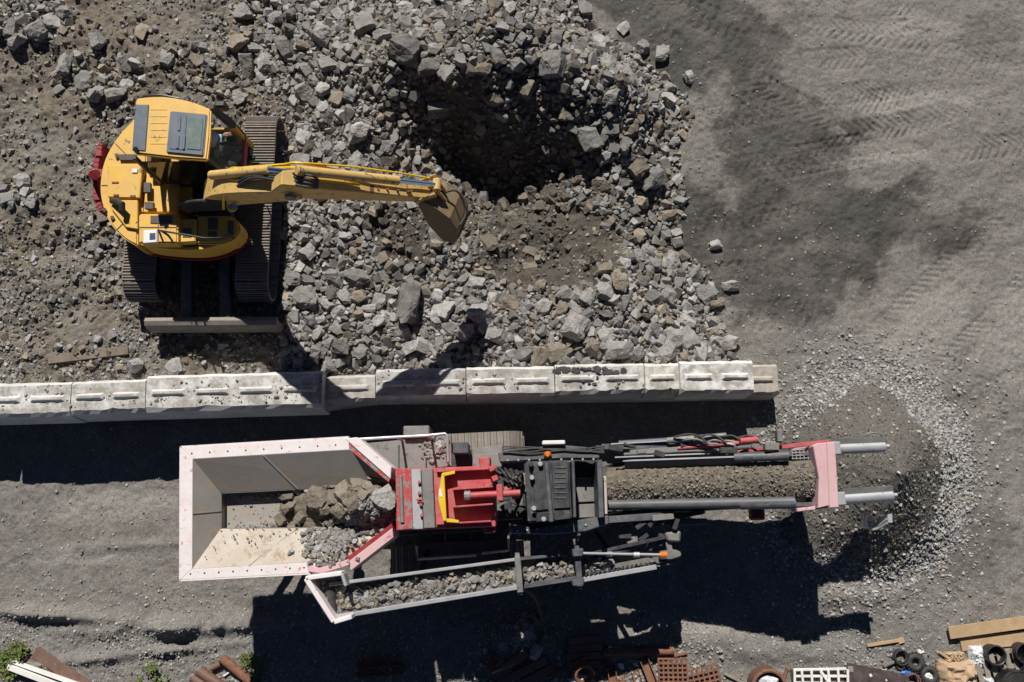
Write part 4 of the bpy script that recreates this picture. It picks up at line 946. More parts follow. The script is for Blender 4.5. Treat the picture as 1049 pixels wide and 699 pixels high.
# bucket with linkage, open side turned down towards the rubble
J = A2; fw = Vector((.58, -.42, -.70)).normalized(); bd = Vector((.83, -.10, .55)).normalized(); bs = fw.cross(bd).normalized(); bd = bs.cross(fw).normalized()
W2 = .26; bpf = [(-.10, .08), (.08, .20), (.36, .27), (.64, .21), (.84, .04), (.93, -.15)]      # along fw, along bd : back shell
bmk = MB(); th = .028
for i in range(len(bpf) - 1):
    a, c = bpf[i], bpf[i + 1]
    q = [J + fw * a[0] + bd * a[1] - bs * W2, J + fw * c[0] + bd * c[1] - bs * W2, J + fw * c[0] + bd * c[1] + bs * W2, J + fw * a[0] + bd * a[1] + bs * W2]
    bmk.plate(q, th)
bucket = bmk.build('bucket', 'bucketyellow', exr, bevel=.004)
for s in (-1, 1):
    pl = [J + fw * a + bd * b_ + bs * (W2 * s) for a, b_ in bpf + [(.82, -.30), (.43, -.27), (.08, -.14), (-.10, -.06)]]
    MB().hexa(pl, [p_ + bs * .03 * s for p_ in pl]).build('bucket_side', 'bucketyellow', bucket)
for k in range(4):
    s = -W2 + .1 + k * (2 * W2 - .2) / 3; a = J + fw * .91 + bd * -.13 + bs * s; MB().beam(a, a + fw * .10 - bd * .18, .09, .06).build('bucket_tooth', 'steel', bucket, bevel=.012)
for s in (-1, 1):
    MB().beam(c2 + sd_ * .08 * s, J + fw * .12 + bd * .24 + sd_ * .08 * s, .04, .13).build('bucket_link', 'boomyellow', exr, bevel=.012)
    MB().beam(c2 + sd_ * .17 * s, A1.lerp(A2, .88) + sd_ * .17 * s, .03, .12).build('rocker_link', 'boomyellow', exr, bevel=.012)
MB().cyl(J - sd_ * .22, J + sd_ * .22, .06, 14).build('bucket_pin', 'steel', exr)
MB().tube([Vector(q) for q in curve([tuple(A2 + au * .1 - sd_ * .1), tuple(J + fw * .15 - bs * .1 + bd * .42), tuple(J + fw * .5 + bd * .42 + bs * .05), tuple(J + fw * .55 + bd * .36 + bs * .3)], 5)], .02, 6).build('bucket_hose', 'rubber', exr, smooth=True)

# ------------------------------------------------------------------ mobile crusher
cr = thing('mobile_crusher', 'red and anthracite tracked stone crusher with pale feed hopper and long conveyor', 'crusher', P(500, 505, 0))
SLP = .052
yawc = (P(800, 505, 2.6) - P(300, 531, 2.6)); yawc = math.atan2(yawc.y, yawc.x)
def X(px, py, z): return P(px, py, z)
# crawler tracks
for (xa, xb, yc_) in ((398, 537, 457), (398, 537, 571)):
    a, c = X(xa, yc_ + 4, .82), X(xb, yc_ - 3, .82); mid = (a + c) / 2
    crawler(cr, (mid.x, mid.y, Hs(mid.x, mid.y) + .02), yawc, (c - a).length, .48, .80, .12, 1, 'dark')
# chassis
mb = MB()
for y_ in (487, 536): mb.beam(X(385, y_ + 9, 1.0), X(700, y_ - 8, 1.0), .18, .36)
for x_ in (400, 470, 540, 610, 690): mb.beam(X(x_, 487 - SLP * (x_ - 500), .98), X(x_, 540 - SLP * (x_ - 500), .98), .16, .2)
mb.build('chassis', 'dark', cr, bevel=.012)
mb = MB().beam(X(470, 465, .75), X(470, 562, .75), .5, .3); mb.build('track_axle', 'dark', cr, bevel=.02)
# hopper
ZH, ZF, ZK = 2.95, 2.34, 2.56
O = [X(185, 458, ZH), X(357, 448, ZH), X(318, 587.5, ZH), X(184.5, 594.5, ZH)]
Ii = [X(197.5, 470.5, ZH), X(358, 461, ZH), X(326, 575.5, ZH), X(197, 583, ZH)]
Kf = [X(226, 505, ZK), X(402, 496, ZK), X(402, 540, ZK), X(226, 542, ZK)]
Fl = [Vector((q.x, q.y, ZF)) for q in Kf]
hop = MB().plate([Fl[0], Fl[1], Fl[2], Fl[3]], .04).build('hopper', 'hopper', cr)
for nm, q in (('rim', [O[0], O[1], Ii[1], Ii[0]]), ('rim', [O[0], Ii[0], Ii[3], O[3]]), ('rim', [O[3], Ii[3], Ii[2], O[2]])):
    MB().plate(q, .035).build('hopper_rim', 'pinkwhite', hop, bevel=.008)
dn = Vector((0, 0, -.14))
for a, c in ((O[0], O[1]), (O[0], O[3]), (O[3], O[2])):
    n_ = (c - a).cross(Vector((0, 0, 1))).normalized() * .018; MB().hexa([a - n_ + dn, c - n_ + dn, c + n_ + dn, a + n_ + dn], [a - n_ * .9 - Vector((0, 0, .004)), c - n_ * .9 - Vector((0, 0, .004)), c + n_ - Vector((0, 0, .004)), a + n_ - Vector((0, 0, .004))]).build('rim_lip', 'pinkwhite', hop)
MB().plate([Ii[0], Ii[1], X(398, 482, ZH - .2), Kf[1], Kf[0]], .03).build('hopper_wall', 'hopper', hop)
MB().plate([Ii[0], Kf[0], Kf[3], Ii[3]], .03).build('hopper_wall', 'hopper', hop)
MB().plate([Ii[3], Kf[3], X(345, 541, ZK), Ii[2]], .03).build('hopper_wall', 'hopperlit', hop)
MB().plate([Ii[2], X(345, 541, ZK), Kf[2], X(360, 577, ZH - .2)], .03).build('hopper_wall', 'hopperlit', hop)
for i in (0, 2, 3):
    a, c = Kf[i], Kf[(i + 1) % 4]; n_ = (c - a).cross(Vector((0, 0, 1))).normalized() * .012; e_ = Vector((0, 0, ZF - ZK - .02)); f_ = Vector((0, 0, -.006))
    MB().hexa([a - n_ + e_, c - n_ + e_, c + n_ + e_, a + n_ + e_], [a - n_ + f_, c - n_ + f_, c + n_ + f_, a + n_ + f_]).build('feeder_side', 'steel', hop)
MB().ppx([(290, 506), (291, 506), (291, 541), (290, 541)], ZF, ZF + .006).build('floor_seam', 'dark', hop)
for k in range(18):
    t_ = (k + .5) / 18
    for a, c, b_ in ((O[0], O[1], .4), (O[3], O[2], .6)):
        if k % 2 == 0: q = a.lerp(c, t_).lerp(Ii[0].lerp(Ii[1], t_) if b_ < .5 else Ii[3].lerp(Ii[2], t_), .55); MB().cyl(q - Vector((0, 0, .02)), q + Vector((0, 0, .006)), .014, 8).build('rim_bolt', 'dark', hop)
for t_ in (.45,):
    for a, c, e, g2 in ((Ii[0], Ii[1], Kf[0], Kf[1]), (Ii[3], Ii[2], Kf[3], Kf[2])):
        if t_ > .6 and a is Ii[3]: continue
        MB().beam(a.lerp(c, t_) + Vector((0, 0, .004)), e.lerp(g2, t_) + Vector((0, 0, .004)), .022, .016).build('weld_seam', 'hopper', hop)
MB().beam(Ii[0].lerp(Ii[3], .5) + Vector((.003, 0, .004)), Kf[0].lerp(Kf[3], .5) + Vector((.003, 0, .004)), .022, .016).build('weld_seam', 'hopper', hop)
fl = MB().ppx([(353, 449.5), (366, 448), (401, 478.5), (400, 491)], ZH - .75, ZH + .01).build('hopper_flap', 'pinkwhite', hop, bevel=.01)
MB().ppx([(357.5, 460), (354, 450.5), (399.5, 490.6), (398, 494)], ZH - .74, ZH - .02).build('flap_face', 'redchip', hop)
fl2 = MB().ppx([(402, 541), (403, 551), (359.5, 585), (355, 577)], ZH - .75, ZH - .02).build('hopper_flap', 'pink', hop, bevel=.01)
MB().ppx([(401, 536.5), (402.5, 541), (355.5, 577), (353, 573)], ZH - .75, ZH - .05).build('flap_face', 'darkred', hop)
MB().ppx([(313, 577), (327, 582), (357, 573), (358, 579), (330, 588), (316, 586)], ZH - .2, ZH + .025).build('rim_patch', 'pink', hop, bevel=.008)
mb = MB()
for q in ((225, 500), (320, 492), (225, 548), (320, 546)):
    a = X(*q, ZF - .06); mb.beam(a, X(q[0] * .6 + 400 * .4, q[1] * .6 + 515 * .4, 1.05), .1, .12)
mb.beam(X(235, 523, ZF - .14), X(400, 517, ZF - .2), .7, .16)
for q0, q1 in (((192, 466), (226, 500)), ((192, 588), (226, 546)), ((300, 458), (305, 492)), ((300, 585), (305, 548))):
    mb.beam(X(*q0, ZH - .1), X(*q1, ZF - .10), .06, .08)
mb.build('hopper_frame', 'dark', hop, bevel=.01)
# feed: soil, gravel and boulders lying in the hopper
def plate_z(px, py): return ZF + .02 + np.clip((np.asarray(py, float) - 541.5) / 34.5, 0, 1) ** .9 * (ZH - ZK) * .97 + (np.asarray(py, float) > 541.5) * (ZK - ZF)
def feed_z(px, py):
    px = np.asarray(px, float); py = np.asarray(py, float)
    a = .40 * np.exp(-(((px - 340) / 50) ** 2 + ((py - 518) / 24) ** 2) ** 1.3) + .48 * np.exp(-(((px - 390) / 42) ** 2 + ((py - 515) / 30) ** 2) ** 1.3)
    return ZF - .10 + a + .03 * vnoise(px, py, .09, 5) + .03 * vnoise(px, py, .25, 6)
def gravel_z(px, py): return np.maximum(feed_z(px, py), plate_z(px, py))
NU, NVV = 64, 44; vv = []; ff = []
for j in range(NVV):
    for i in range(NU):
        px = 284 + 121 * i / (NU - 1); py = 497 + 66 * j / (NVV - 1); zz = float(feed_z(px, py)); vv.append(X(px, py, zz))
for j in range(NVV - 1):
    for i in range(NU - 1): a = j * NU + i; ff.append((a, a + 1, a + NU + 1, a + NU))
mb = MB(); mb.add(vv, ff)
m, t, b = newmat('feed_soil'); pos = geo_pos(t)
t.links.new(mix(t, ramp(t, noise(t, pos, 9, 7, .7), .3, .7), (.10, .083, .06), (.22, .188, .14)), b.inputs['Base Color']); b.inputs['Roughness'].default_value = .95
bump(t, b, noise(t, pos, 40, 6, .75), .03, .8); M['feedsoil'] = m
fo = mb.build('feed_soil', 'feedsoil', cr, smooth=True); fo['kind'] = 'stuff'
def px_scatter(name, n, region, zf, s0, s1, lo, hi, brown, parent, mat='pebble', temps=None, pw=1.6, lift=.25):
    pts_, ss = [], []
    while len(pts_) < n:
        q = region()
        s_ = s0 + (s1 - s0) * rng.random() ** pw; z = float(zf(*q)) + s_ * lift; pts_.append(tuple(X(q[0], q[1], z))); ss.append(s_)
    o = scatter(name, pts_, ss, tints(n, lo, hi, brown), temps or T_PB, mat, parent); return o
def reg_feed():
    while True:
        t_ = rng.random(); cx, cy = 322 + 82 * t_, 562 - 52 * t_; px = cx + rng.gauss(0, 9); py = cy + rng.gauss(0, 11)
        if px < 403 and py > 500 and py < 582: return px, py
px_scatter('feed_gravel', 1000, reg_feed, gravel_z, .035, .10, .16, .52, .2, cr, 'rocka', T_ST)
px_scatter('hopper_dirt', 420, lambda: (228 + 70 * rng.random() ** .5, rng.choice((rng.uniform(507, 541), 541 - abs(rng.gauss(0, 3)), 507 + abs(rng.gauss(0, 2))))), lambda a, b_: ZF, .008, .05, .10, .34, .7, cr, 'pebble', None, 3.0, .2)
px_scatter('rim_dirt', 160, lambda: (rng.uniform(205, 330), 541 + 30 * rng.random() ** 2.2), plate_z, .008, .035, .14, .34, .7, cr, 'pebble', None, 3.0, .2)
bl = [(293, 508, 20, .3), (302, 499, 22, .75), (316, 500, 12, .8), (324, 511, 28, .3), (296, 520, 18, .3), (287, 532, 15, .4), (308, 530, 16, .5), (331, 498, 14, .6), (345, 494, 17, .45), (352, 505, 24, .6), (366, 492, 18, .4),
      (378, 500, 20, .6), (372, 508, 14, .4), (394, 511, 26, .75), (346, 524, 18, .3), (362, 518, 18, .35), (333, 522, 14, .3), (318, 537, 13, .4), (300, 541, 14, .4), (382, 490, 14, .5), (340, 512, 12, .5), (338, 534, 12, .4)]
bname = ['leftmost', 'pale flat', 'small pale', 'biggest brown', 'blocky brown', 'lower left grey', 'round brown', 'small grey', 'upper grey', 'pale angular', 'dark upper', 'tan right', 'small brown', 'long pale rightmost', 'central brown',
         'half-buried brown', 'small half-buried', 'lower small brown', 'lowest left brown', 'topmost right grey', 'little central', 'little lower']
for (px, py, s, tone), nm in zip(bl, bname):
    q = X(px, py, float(gravel_z(px, py)) + .06); d = s * .92 * (CAMH - q.z) / F
    o = bpy.data.objects.new('rubble_stone', rockme[rng.randrange(len(rockme))]); col.objects.link(o); o.location = q; o.scale = (d, d, d * .9); o.rotation_euler = (rng.gauss(0, .3), rng.gauss(0, .3), rng.uniform(0, 6.28))
    o.color = (*tone_rgb(tone, tone < .66), 1); tag(o, f'{nm} boulder lying in the crusher feed hopper', 'stone', 'boulders in the crusher hopper')
# side deck with railing, upper side
ZW = 1.75
dk = MB().ppx([(366, 455), (462, 446), (463, 478), (402, 484), (400, 476)], ZW - .08, ZW).build('side_deck', 'steel', cr, bevel=.012)
for x_ in (408, 436): MB().ppx([(x_, 456), (x_ + 1.2, 456), (x_ + 1.2, 481), (x_, 481)], ZW, ZW + .012).build('deck_seam', 'dark', dk)
MB().rpx(413, 436.5, 440, 447, 1.2, 1.9, .02).build('air_box', 'steel', cr, bevel=.02)
rl = MB(); rz = 2.55
rl.tube([X(362, 450.5, rz), X(405, 448, rz), X(436, 446.5, rz), X(456, 444.5, rz), X(458.5, 446, rz), X(459, 472, rz - .1), X(459, 474, 1.8)], .026, 8)
for x_, y_ in ((406, 448), (438, 446)): rl.tube([X(x_, y_, rz), X(x_, y_, rz) - Vector((0, 0, .85))], .022, 7)
rl.build('railing', 'lightsteel', cr, smooth=True)
px_scatter('deck_spill', 110, lambda: (min(458, max(430, rng.gauss(446, 7))), min(472, max(449, rng.gauss(459, 6)))), lambda a, b_: ZW, .04, .11, .2, .5, .5, cr, 'rocka', T_ST)
MB().rpx(463, 453, 480, 465, .9, 1.6).build('toolbox', 'slate', cr, bevel=.02)
MB().ppx([(484, 459), (515, 456), (515, 466), (484, 468)], 1.2, 1.5).build('fender', 'steel', cr, bevel=.015)
MB().ppx([(484, 466), (514, 464), (514, 479), (484, 480)], 1.4, 1.8).build('fender', 'steel', cr, bevel=.015)
# red crusher box
ZX = 3.0
bxo = MB().ppx([(405, 481), (506, 477), (508, 540), (406, 544)], 1.2, ZX - .12).build('crusher_box', 'red', cr, bevel=.015)
MB().ppx([(405, 480), (421, 480), (423, 542), (407, 543.5)], ZX - .1, ZX).build('liner_plate', 'redchip', bxo, bevel=.008)
MB().ppx([(408.5, 487), (412, 487), (414, 536), (410, 536)], ZX - .02, ZX + .035).build('worn_strip', 'steel', bxo, bevel=.012)
MB().ppx([(421, 481), (431, 481), (433.5, 542), (423, 542.5)], ZX - .1, ZX - .015).build('liner_plate', 'lightsteel', bxo, bevel=.006)
MB().ppx([(431.5, 480.5), (443, 480), (446, 541), (434, 541.5)], ZX - .1, ZX + .03).build('liner_plate', 'steel', bxo, bevel=.01)
MB().ppx([(443.5, 480), (455, 479.5), (457, 540), (446.5, 540.5)], ZX - .12, ZX - .05).build('liner_plate', 'red', bxo, bevel=.006)
for i, q in enumerate(((429.5, 494), (429.5, 505), (431, 517), (432, 528), (430, 513))): MB().cyl(X(*q, ZX - .04), X(*q, ZX + .04), .026, 10).build('bolt', 'red', bxo)
MB().tube([X(427, 512, ZX + .03), X(432, 511.5, ZX + .06), X(433, 515, ZX + .05)], .018, 6).build('lifting_eye', 'red', bxo)
yb = MB().ppx([(452.5, 485), (455, 484.5), (457.5, 534), (454, 534), (449, 513), (449, 506)], ZX, ZX + .12).build('yellow_guard', 'brightyellow', bxo, bevel=.008)
MB().ppx([(453, 484.5), (466, 482.5), (466, 485.5), (455, 488)], ZX - .05, ZX + .10).build('guard_bracket', 'brightyellow', bxo, bevel=.006)
MB().ppx([(455, 531), (470, 533), (470, 536), (454, 535)], ZX - .05, ZX + .10).build('guard_bracket', 'brightyellow', bxo, bevel=.006)
MB().ppx([(449.5, 501), (452, 501), (453, 509), (450, 509)], ZX + .11, ZX + .128).build('decal', 'white', yb)
for y_ in (500.5, 518.5): MB().ppx([(463, y_), (505, y_ - 3), (505, y_ - 1), (463, y_ + 2)], ZX - .1, ZX + .14).build('stiffener', 'red', bxo, bevel=.006)
for y_ in (482, 536): MB().ppx([(447, y_), (503, y_ - 3), (503, y_ - 1), (447, y_ + 2)], ZX - .15, ZX + .04).build('edge_rib', 'red', bxo, bevel=.006)
MB().ppx([(490, 469), (502, 467), (502, 482), (492, 483)], 2.1, ZX + .02).build('bearing_housing', 'red', bxo, bevel=.02)
MB().ppx([(495, 536), (508, 535), (508, 546), (496, 547)], 2.1, ZX - .2).build('bearing_housing', 'darkred', bxo, bevel=.02)
MB().cyl(X(477, 508, ZX + .08), X(533, 505, ZX + .12), .055, 12).build('crusher_cylinder', 'red', bxo, smooth=True)
MB().cyl(X(476, 508, ZX + .08), X(482, 508, ZX + .085), .085, 12).build('cylinder_end', 'steel', bxo)
MB().box(X(512, 505, ZX + .12), (.1, .26, .2), yawc).build('cylinder_clamp', 'red', bxo, bevel=.012)
for (x_, y_) in ((505, 480), (508, 490), (500, 496), (520, 500), (528, 508)): MB().box(X(x_, y_, ZX - .02), (.13, .09, .2), .4).build('bracket', 'red', bxo, bevel=.012)
for k in range(9):
    a = X(505 + k * 3, 478 + (k * 5) % 9, ZX); c = X(513 + k * 2.5, 488 + (k * 7) % 12 - 3, ZX + .16); e = X(524 + k * 1.6, 482 + (k * 11) % 24, ZX - .1); g2 = X(534 + (k % 3), 490 + k * 2, ZX - .2)
    MB().tube([Vector(q) for q in curve([tuple(a), tuple(c), tuple(e), tuple(g2)], 5)], .022, 7).build('hydraulic_hose', 'rubber', bxo, smooth=True)
MB().ppx([(523, 489), (533, 487), (538, 497), (528, 500)], 2.3, 2.6).build('motor_cover', 'steel', cr, bevel=.02)
mb = MB()
for k in range(6): mb.box(X(512 + k * 4, 495 + (k * 13) % 36, 1.9 + .1 * (k % 3)), (.2, .2, .4), .3 * k)
mb.build('drive_unit', 'dark', cr, bevel=.015)
# engine housing
ZN = 2.85
eng = MB().ppx([(537, 473), (583, 471), (586, 532), (541, 536)], 1.2, ZN - .03).build('engine_housing', 'dark', cr, bevel=.03, seg=2)
MB().ppx([(545, 475), (561, 474.5), (563.5, 522), (548, 523.5)], ZN - .04, ZN + .012).build('hood_panel', 'dark', eng, bevel=.01)
MB().ppx([(565, 474), (582, 473), (584, 520.5), (567.5, 521.5)], ZN - .04, ZN + .012).build('hood_panel', 'dark', eng, bevel=.01)
MB().ppx([(549, 526), (563, 525), (563.5, 534), (549.5, 535)], ZN - .04, ZN + .01).build('hood_panel', 'dark', eng, bevel=.01)
MB().ppx([(567.5, 525), (584, 524), (585, 531.5), (568, 533.5)], ZN - .04, ZN + .01).build('hood_panel', 'dark', eng, bevel=.01)
mb = MB().beam(X(559.5, 474, ZN + .05), X(565, 535, ZN + .05), .07, .07); mb.build('hood_bar', 'slate', eng, bevel=.012)
for q, mt in (((544, 476), 'dark'), ((553.5, 475.5), 'lightsteel'), ((545, 489.5), 'lightsteel'), ((547, 521), 'lightsteel'), ((557, 532), 'lightsteel')):
    MB().cyl(X(*q, ZN - .02), X(*q, ZN + .10), .042, 12).build('filler_cap', mt, eng, bevel=.01)
MB().box(X(547, 524.5, ZN + .03), (.08, .04, .05), yawc).build('hood_latch', 'lightsteel', eng, bevel=.008)
MB().ppx([(533, 485), (541, 484), (541, 505), (534, 506)], 2.0, 2.6).build('air_intake', 'steel', cr, bevel=.03)
# radiator bay beside the engine: frame round two grey plates
bay = MB().ppx([(587, 472), (614, 469.5), (617, 529), (589, 531.5)], 1.2, 1.9).build('radiator_bay', 'dark', cr, bevel=.012)
MB().ppx([(590, 490), (610, 489), (611, 514), (591, 515)], 1.88, 2.05).build('radiator_panel', 'steel', bay, bevel=.01)
MB().ppx([(591, 517), (611, 516), (611.5, 530), (592, 531)], 1.88, 2.05).build('radiator_panel', 'steel', bay, bevel=.01)
for (x0, x1) in ((585.5, 588.5), (611.5, 617)): MB().ppx([(x0, 472), (x1, 471), (x1 + 2, 530), (x0 + 2, 531)], 1.4, ZN - .08).build('bay_frame', 'slate', bay, bevel=.012)
MB().ppx([(618, 488), (621.5, 487.5), (622.5, 527), (619, 527.5)], 1.5, 2.45).build('dusty_ledge', 'hopperlit', bay, bevel=.012)
# girders on both sides
gr1 = MB().ppx([(510, 464), (540, 459), (575, 456), (600, 458), (615, 463), (614, 470), (575, 470), (512, 474)], 2.1, 2.55).build('side_girder', 'slate', cr, bevel=.018)
gr2 = MB().ppx([(520, 536), (545, 541), (612, 530), (624, 528), (624, 537), (600, 545), (560, 548), (524, 547)], 2.05, 2.5).build('side_girder', 'slate', cr, bevel=.018)
for q in ((556, 548), (592, 545)): MB().box(X(*q, 2.42), (.06, .14, .1), .3).build('girder_lug', 'slate', gr2, bevel=.01)
MB().rpx(555.5, 451.5, 579, 456, 2.5, 2.66, .02).build('lamp_box', 'white', cr, bevel=.015)
be = MB().cyl(X(561, 466.5, 2.55), X(561, 466.5, 2.62), .07, 14).build('beacon_base', 'dark', cr); MB().tube([X(561, 466, 2.62), X(561, 466, 2.72), X(561, 466, 2.76)], [.06, .055, .03], 14).build('beacon_lens', 'amber', be, smooth=True)
# main discharge conveyor: rises to the right
def cz(px): return 1.72 + (px - 620) / (850 - 620) * .81
def CB(px, py, dz=0): return X(px, py, cz(px) + dz)
def cline(px, y0, k=-.036): return y0 + k * (px - 620)
con = MB().plate([CB(612, cline(612, 479), -.02), CB(836, cline(836, 479), -.02), CB(836, cline(836, 514, -.02), -.02), CB(612, cline(612, 514, -.02), -.02)], .03).build('discharge_conveyor', 'belt', cr)
MB().plate([CB(612, cline(612, 479), -.4), CB(840, cline(840, 479), -.4), CB(840, cline(840, 514, -.02), -.4), CB(612, cline(612, 514, -.02), -.4)], .02).build('return_belt', 'belt', con)
for nm, y0, k, x0, x1 in (('a', 473, -.036, 622, 850), ('b', 521, -.02, 612, 852)):
    mb = MB().beam(CB(x0, cline(x0, y0, k), -.16), CB(x1, cline(x1, y0, k), -.16), .07, .30); mb.build('conveyor_frame', 'slate', con, bevel=.01)
for i in range(12):
    x_ = 630 + i * 18; MB().cyl(CB(x_, cline(x_, 474), -.25), CB(x_, cline(x_, 520, -.02), -.25), .04, 10).build('return_roller', 'steel', con)
# rubber skirts
mb = MB().plate([CB(640, cline(640, 474), .16), CB(765, cline(765, 474), .16), CB(765, cline(765, 482), .02), CB(640, cline(640, 482), .02)], .025); mb.build('skirt', 'skirt', con, bevel=.006)
def rail(x0, x1, y0, k, r, mat, nm): return MB().cyl(CB(x0, cline(x0, y0, k), .12), CB(x1, cline(x1, y0, k), .12), r, 16).build(nm, mat, con, smooth=True)
rail(620, 814, 517.5, -.018, .085, 'skirt', 'skirt_tube'); rail(758, 815, 519.5, -.018, .085, 'slate', 'skirt_tube')
MB().beam(CB(638, cline(638, 473), .17), CB(752, cline(752, 473), .17), .03, .05).build('skirt_clamp', 'lightsteel', con, bevel=.005)
rail(752, 808, 473.5, -.036, .085, 'slate', 'skirt_tube')
# load on the belt
def reg_belt():
    px = rng.uniform(626, 836) if rng.random() < .9 else rng.uniform(815, 836)
    lo, hi = cline(px, 482.5), cline(px, 513, -.02); return px, rng.uniform(lo + (10 if px < 642 else 0), hi)
NU, NVV = 70, 16; vv = []; ff = []
def load_z(px, py):
    lo, hi = cline(px, 479), cline(px, 514, -.02); t_ = (py - lo) / (hi - lo); return cz(px) + .01 + .13 * max(0, 1 - (2 * t_ - 1) ** 2)
for j in range(NVV):
    for i in range(NU):
        px = 622 + 212 * i / (NU - 1); lo, hi = cline(px, 479.5), cline(px, 513.5, -.02); py = lo + (hi - lo) * j / (NVV - 1); vv.append(X(px, py, load_z(px, py) + .012 * rng.gauss(0, 1)))
for j in range(NVV - 1):
    for i in range(NU - 1): a = j * NU + i; ff.append((a, a + 1, a + NU + 1, a + NU))
mb = MB(); mb.add(vv, ff); lo_ = mb.build('belt_load', 'feedsoil', con, smooth=True); lo_['kind'] = 'stuff'
px_scatter('belt_gravel', 1500, reg_belt, load_z, .014, .055, .10, .40, .6, con, 'rocka', T_ST, 2.2, .15)
# head end: faded pink cross plate, two hydraulic drums, hoses
MB().ppx([(833, 457), (838, 454), (847, 453.5), (850, 518), (838, 521), (839, 490)], 1.5, 2.71).build('head_plate', 'pink', con, bevel=.012)
MB().ppx([(847, 453), (855.5, 453), (859.5, 520), (850, 520.5)], 2.08, 2.63).build('head_plate_edge', 'pink', con, bevel=.01)
MB().beam(X(735, 466, 1.93), X(850, 452.5, 2.59), .07, .07).build('head_bar', 'red', con, bevel=.008)
MB().ppx([(817, 521), (850, 517), (850, 520.5), (817, 524.5)], 2.23, 2.57).build('head_gusset', 'pink', con, bevel=.008)
MB().cyl(X(838, 460, 2.33), X(842, 517, 2.33), .17, 20).build('head_drum', 'rubber', con, smooth=True)
for a, c in (((857, 459.5), (906, 457.5)), ((862, 511), (914, 507.5))):
    q0, q1 = X(*a, 2.45), X(*c, 2.45); MB().cyl(q0, q1, .10, 18).build('tension_drum', 'lightsteel', con, smooth=True, bevel=.015)
    MB().cyl(q1, q1 + (q1 - q0).normalized() * .08, .035, 10).build('drum_shaft', 'lightsteel', con)
    MB().beam(q0 + Vector((0, .11, .06)), q1 + Vector((0, .11, .06)), .10, .03).build('drum_guard', 'skirt', con, bevel=.006)
    MB().box(q0 - Vector((.04, 0, 0)), (.16, .22, .2), yawc).build('drum_bracket', 'lightsteel', con, bevel=.015)
for k in range(3):
    a = X(881 + k * 3, 524 + k, 2.28); c = X(886 + k, 531 + 3.5 * k, 2.03); d = X(897, 536 + k * 3.2, 2.03); e = X(909, 528 + k * 4, 2.23)
    MB().tube([Vector(q) for q in curve([tuple(a), tuple(c), tuple(d), tuple(e)], 6)], .022, 7).build('head_hose', 'lightsteel', con, smooth=True)
MB().box(X(911, 531, 2.23), (.08, .16, .08)).build('hose_plate', 'lightsteel', con, bevel=.01); MB().beam(X(880, 522, 2.28), X(872, 512, 2.35), .03, .03).build('hose_bracket', 'lightsteel', con)
MB().tube([Vector(q) for q in curve([tuple(X(880, 451, 2.45)), tuple(X(890, 444, 2.53)), tuple(X(902, 445, 2.53)), tuple(X(905, 452, 2.45))], 5)], .012, 6).build('head_hose', 'steel', con, smooth=True)
# mesh guard
mb = MB()
for k in range(6): mb.beam(X(811 + 4 * k, 461, 2.41), X(812 + 4 * k, 471, 2.41), .012, .012)
for k in range(4): mb.beam(X(811, 461 + 3 * k, 2.42), X(833, 460 + 3 * k, 2.42), .012, .012)
mb.build('mesh_guard', 'lightsteel', con)
# struts, plus dark plates added under the frame to deepen its shadow
for nm, y0, k in (('a', 473, -.036), ('b', 521, -.02)):
    q = [CB(650, cline(650, y0, k), -.30), CB(846, cline(846, y0, k), -.30)]
    MB().hexa([q[0] - Vector((0, .02, .55)), q[1] - Vector((0, .02, .95)), q[1] - Vector((0, -.02, .95)), q[0] - Vector((0, -.02, .55))], [q[0] - Vector((0, .02, 0)), q[1] - Vector((0, .02, 0)), q[1] - Vector((0, -.02, 0)), q[0] - Vector((0, -.02, 0))]).build('added_shade_plate', 'dark', con)
for a, c in (((690, 476), (720, 472)), ((690, 530), (720, 524)), ((620, 480), (640, 474)), ((620, 530), (640, 526))):
    MB().beam(X(*a, .95), CB(c[0], c[1], -.2), .09, .09).build('support_strut', 'dark', con, bevel=.01)
for s in (468, 528): MB().cyl(X(640, s - 2, 1.1), CB(770, s - 10, -.22), .045, 12).build('lift_cylinder', 'slate', con, smooth=True)
# folded side gear above the conveyor (upper edge of the belt)
MB().cyl(X(634, 454, 1.95), X(700, 450, 2.15), .045, 12).build('fold_cylinder', 'slate', cr, smooth=True); MB().cyl(X(683, 451.5, 2.15), X(744, 446.5, 2.3), .055, 12).build('fold_cylinder', 'steel', cr, smooth=True)
MB().beam(X(616, 458, 1.9), X(700, 457, 2.1), .10, .08).build('fold_arm', 'slate', cr, bevel=.01); MB().beam(X(645, 462, 1.95), X(752, 459.5, 2.3), .09, .08).build('fold_arm', 'steel', cr, bevel=.01)
MB().cyl(X(694, 459.5, 2.15), X(772, 452.5, 2.45), .03, 12).build('red_cylinder', 'red', cr, smooth=True)
MB().cyl(X(758, 452, 2.5), X(776, 450.5, 2.5), .055, 12).build('red_motor', 'red', cr, smooth=True)
for k in range(11):
    x_ = 618 + k * 14 + rng.uniform(-4, 4); y_ = rng.uniform(453, 469) - .05 * (x_ - 618); MB().box(X(x_, y_, 1.9 + (x_ - 618) * .003), (rng.uniform(.12, .34), rng.uniform(.05, .12), rng.uniform(.08, .2)), rng.uniform(-.3, .3)).build('bracket', rng.choice(['slate', 'steel', 'dark', 'dark']), cr, bevel=.01)
for k in range(8):
    x0 = 690 + k * 9; a = X(x0, 448 + k % 4 * 3, 2.25); c = X(x0 + 14, 445 + (k * 5) % 9, 2.36); d = X(x0 + 26, 447 + (k * 7) % 14, 2.36); e = X(x0 + 36, 456 - k % 3, 2.4)
    MB().tube([Vector(q) for q in curve([tuple(a), tuple(c), tuple(d), tuple(e)], 6)], .018, 7).build('hydraulic_hose', 'steel' if k % 2 else 'rubber', cr, smooth=True)
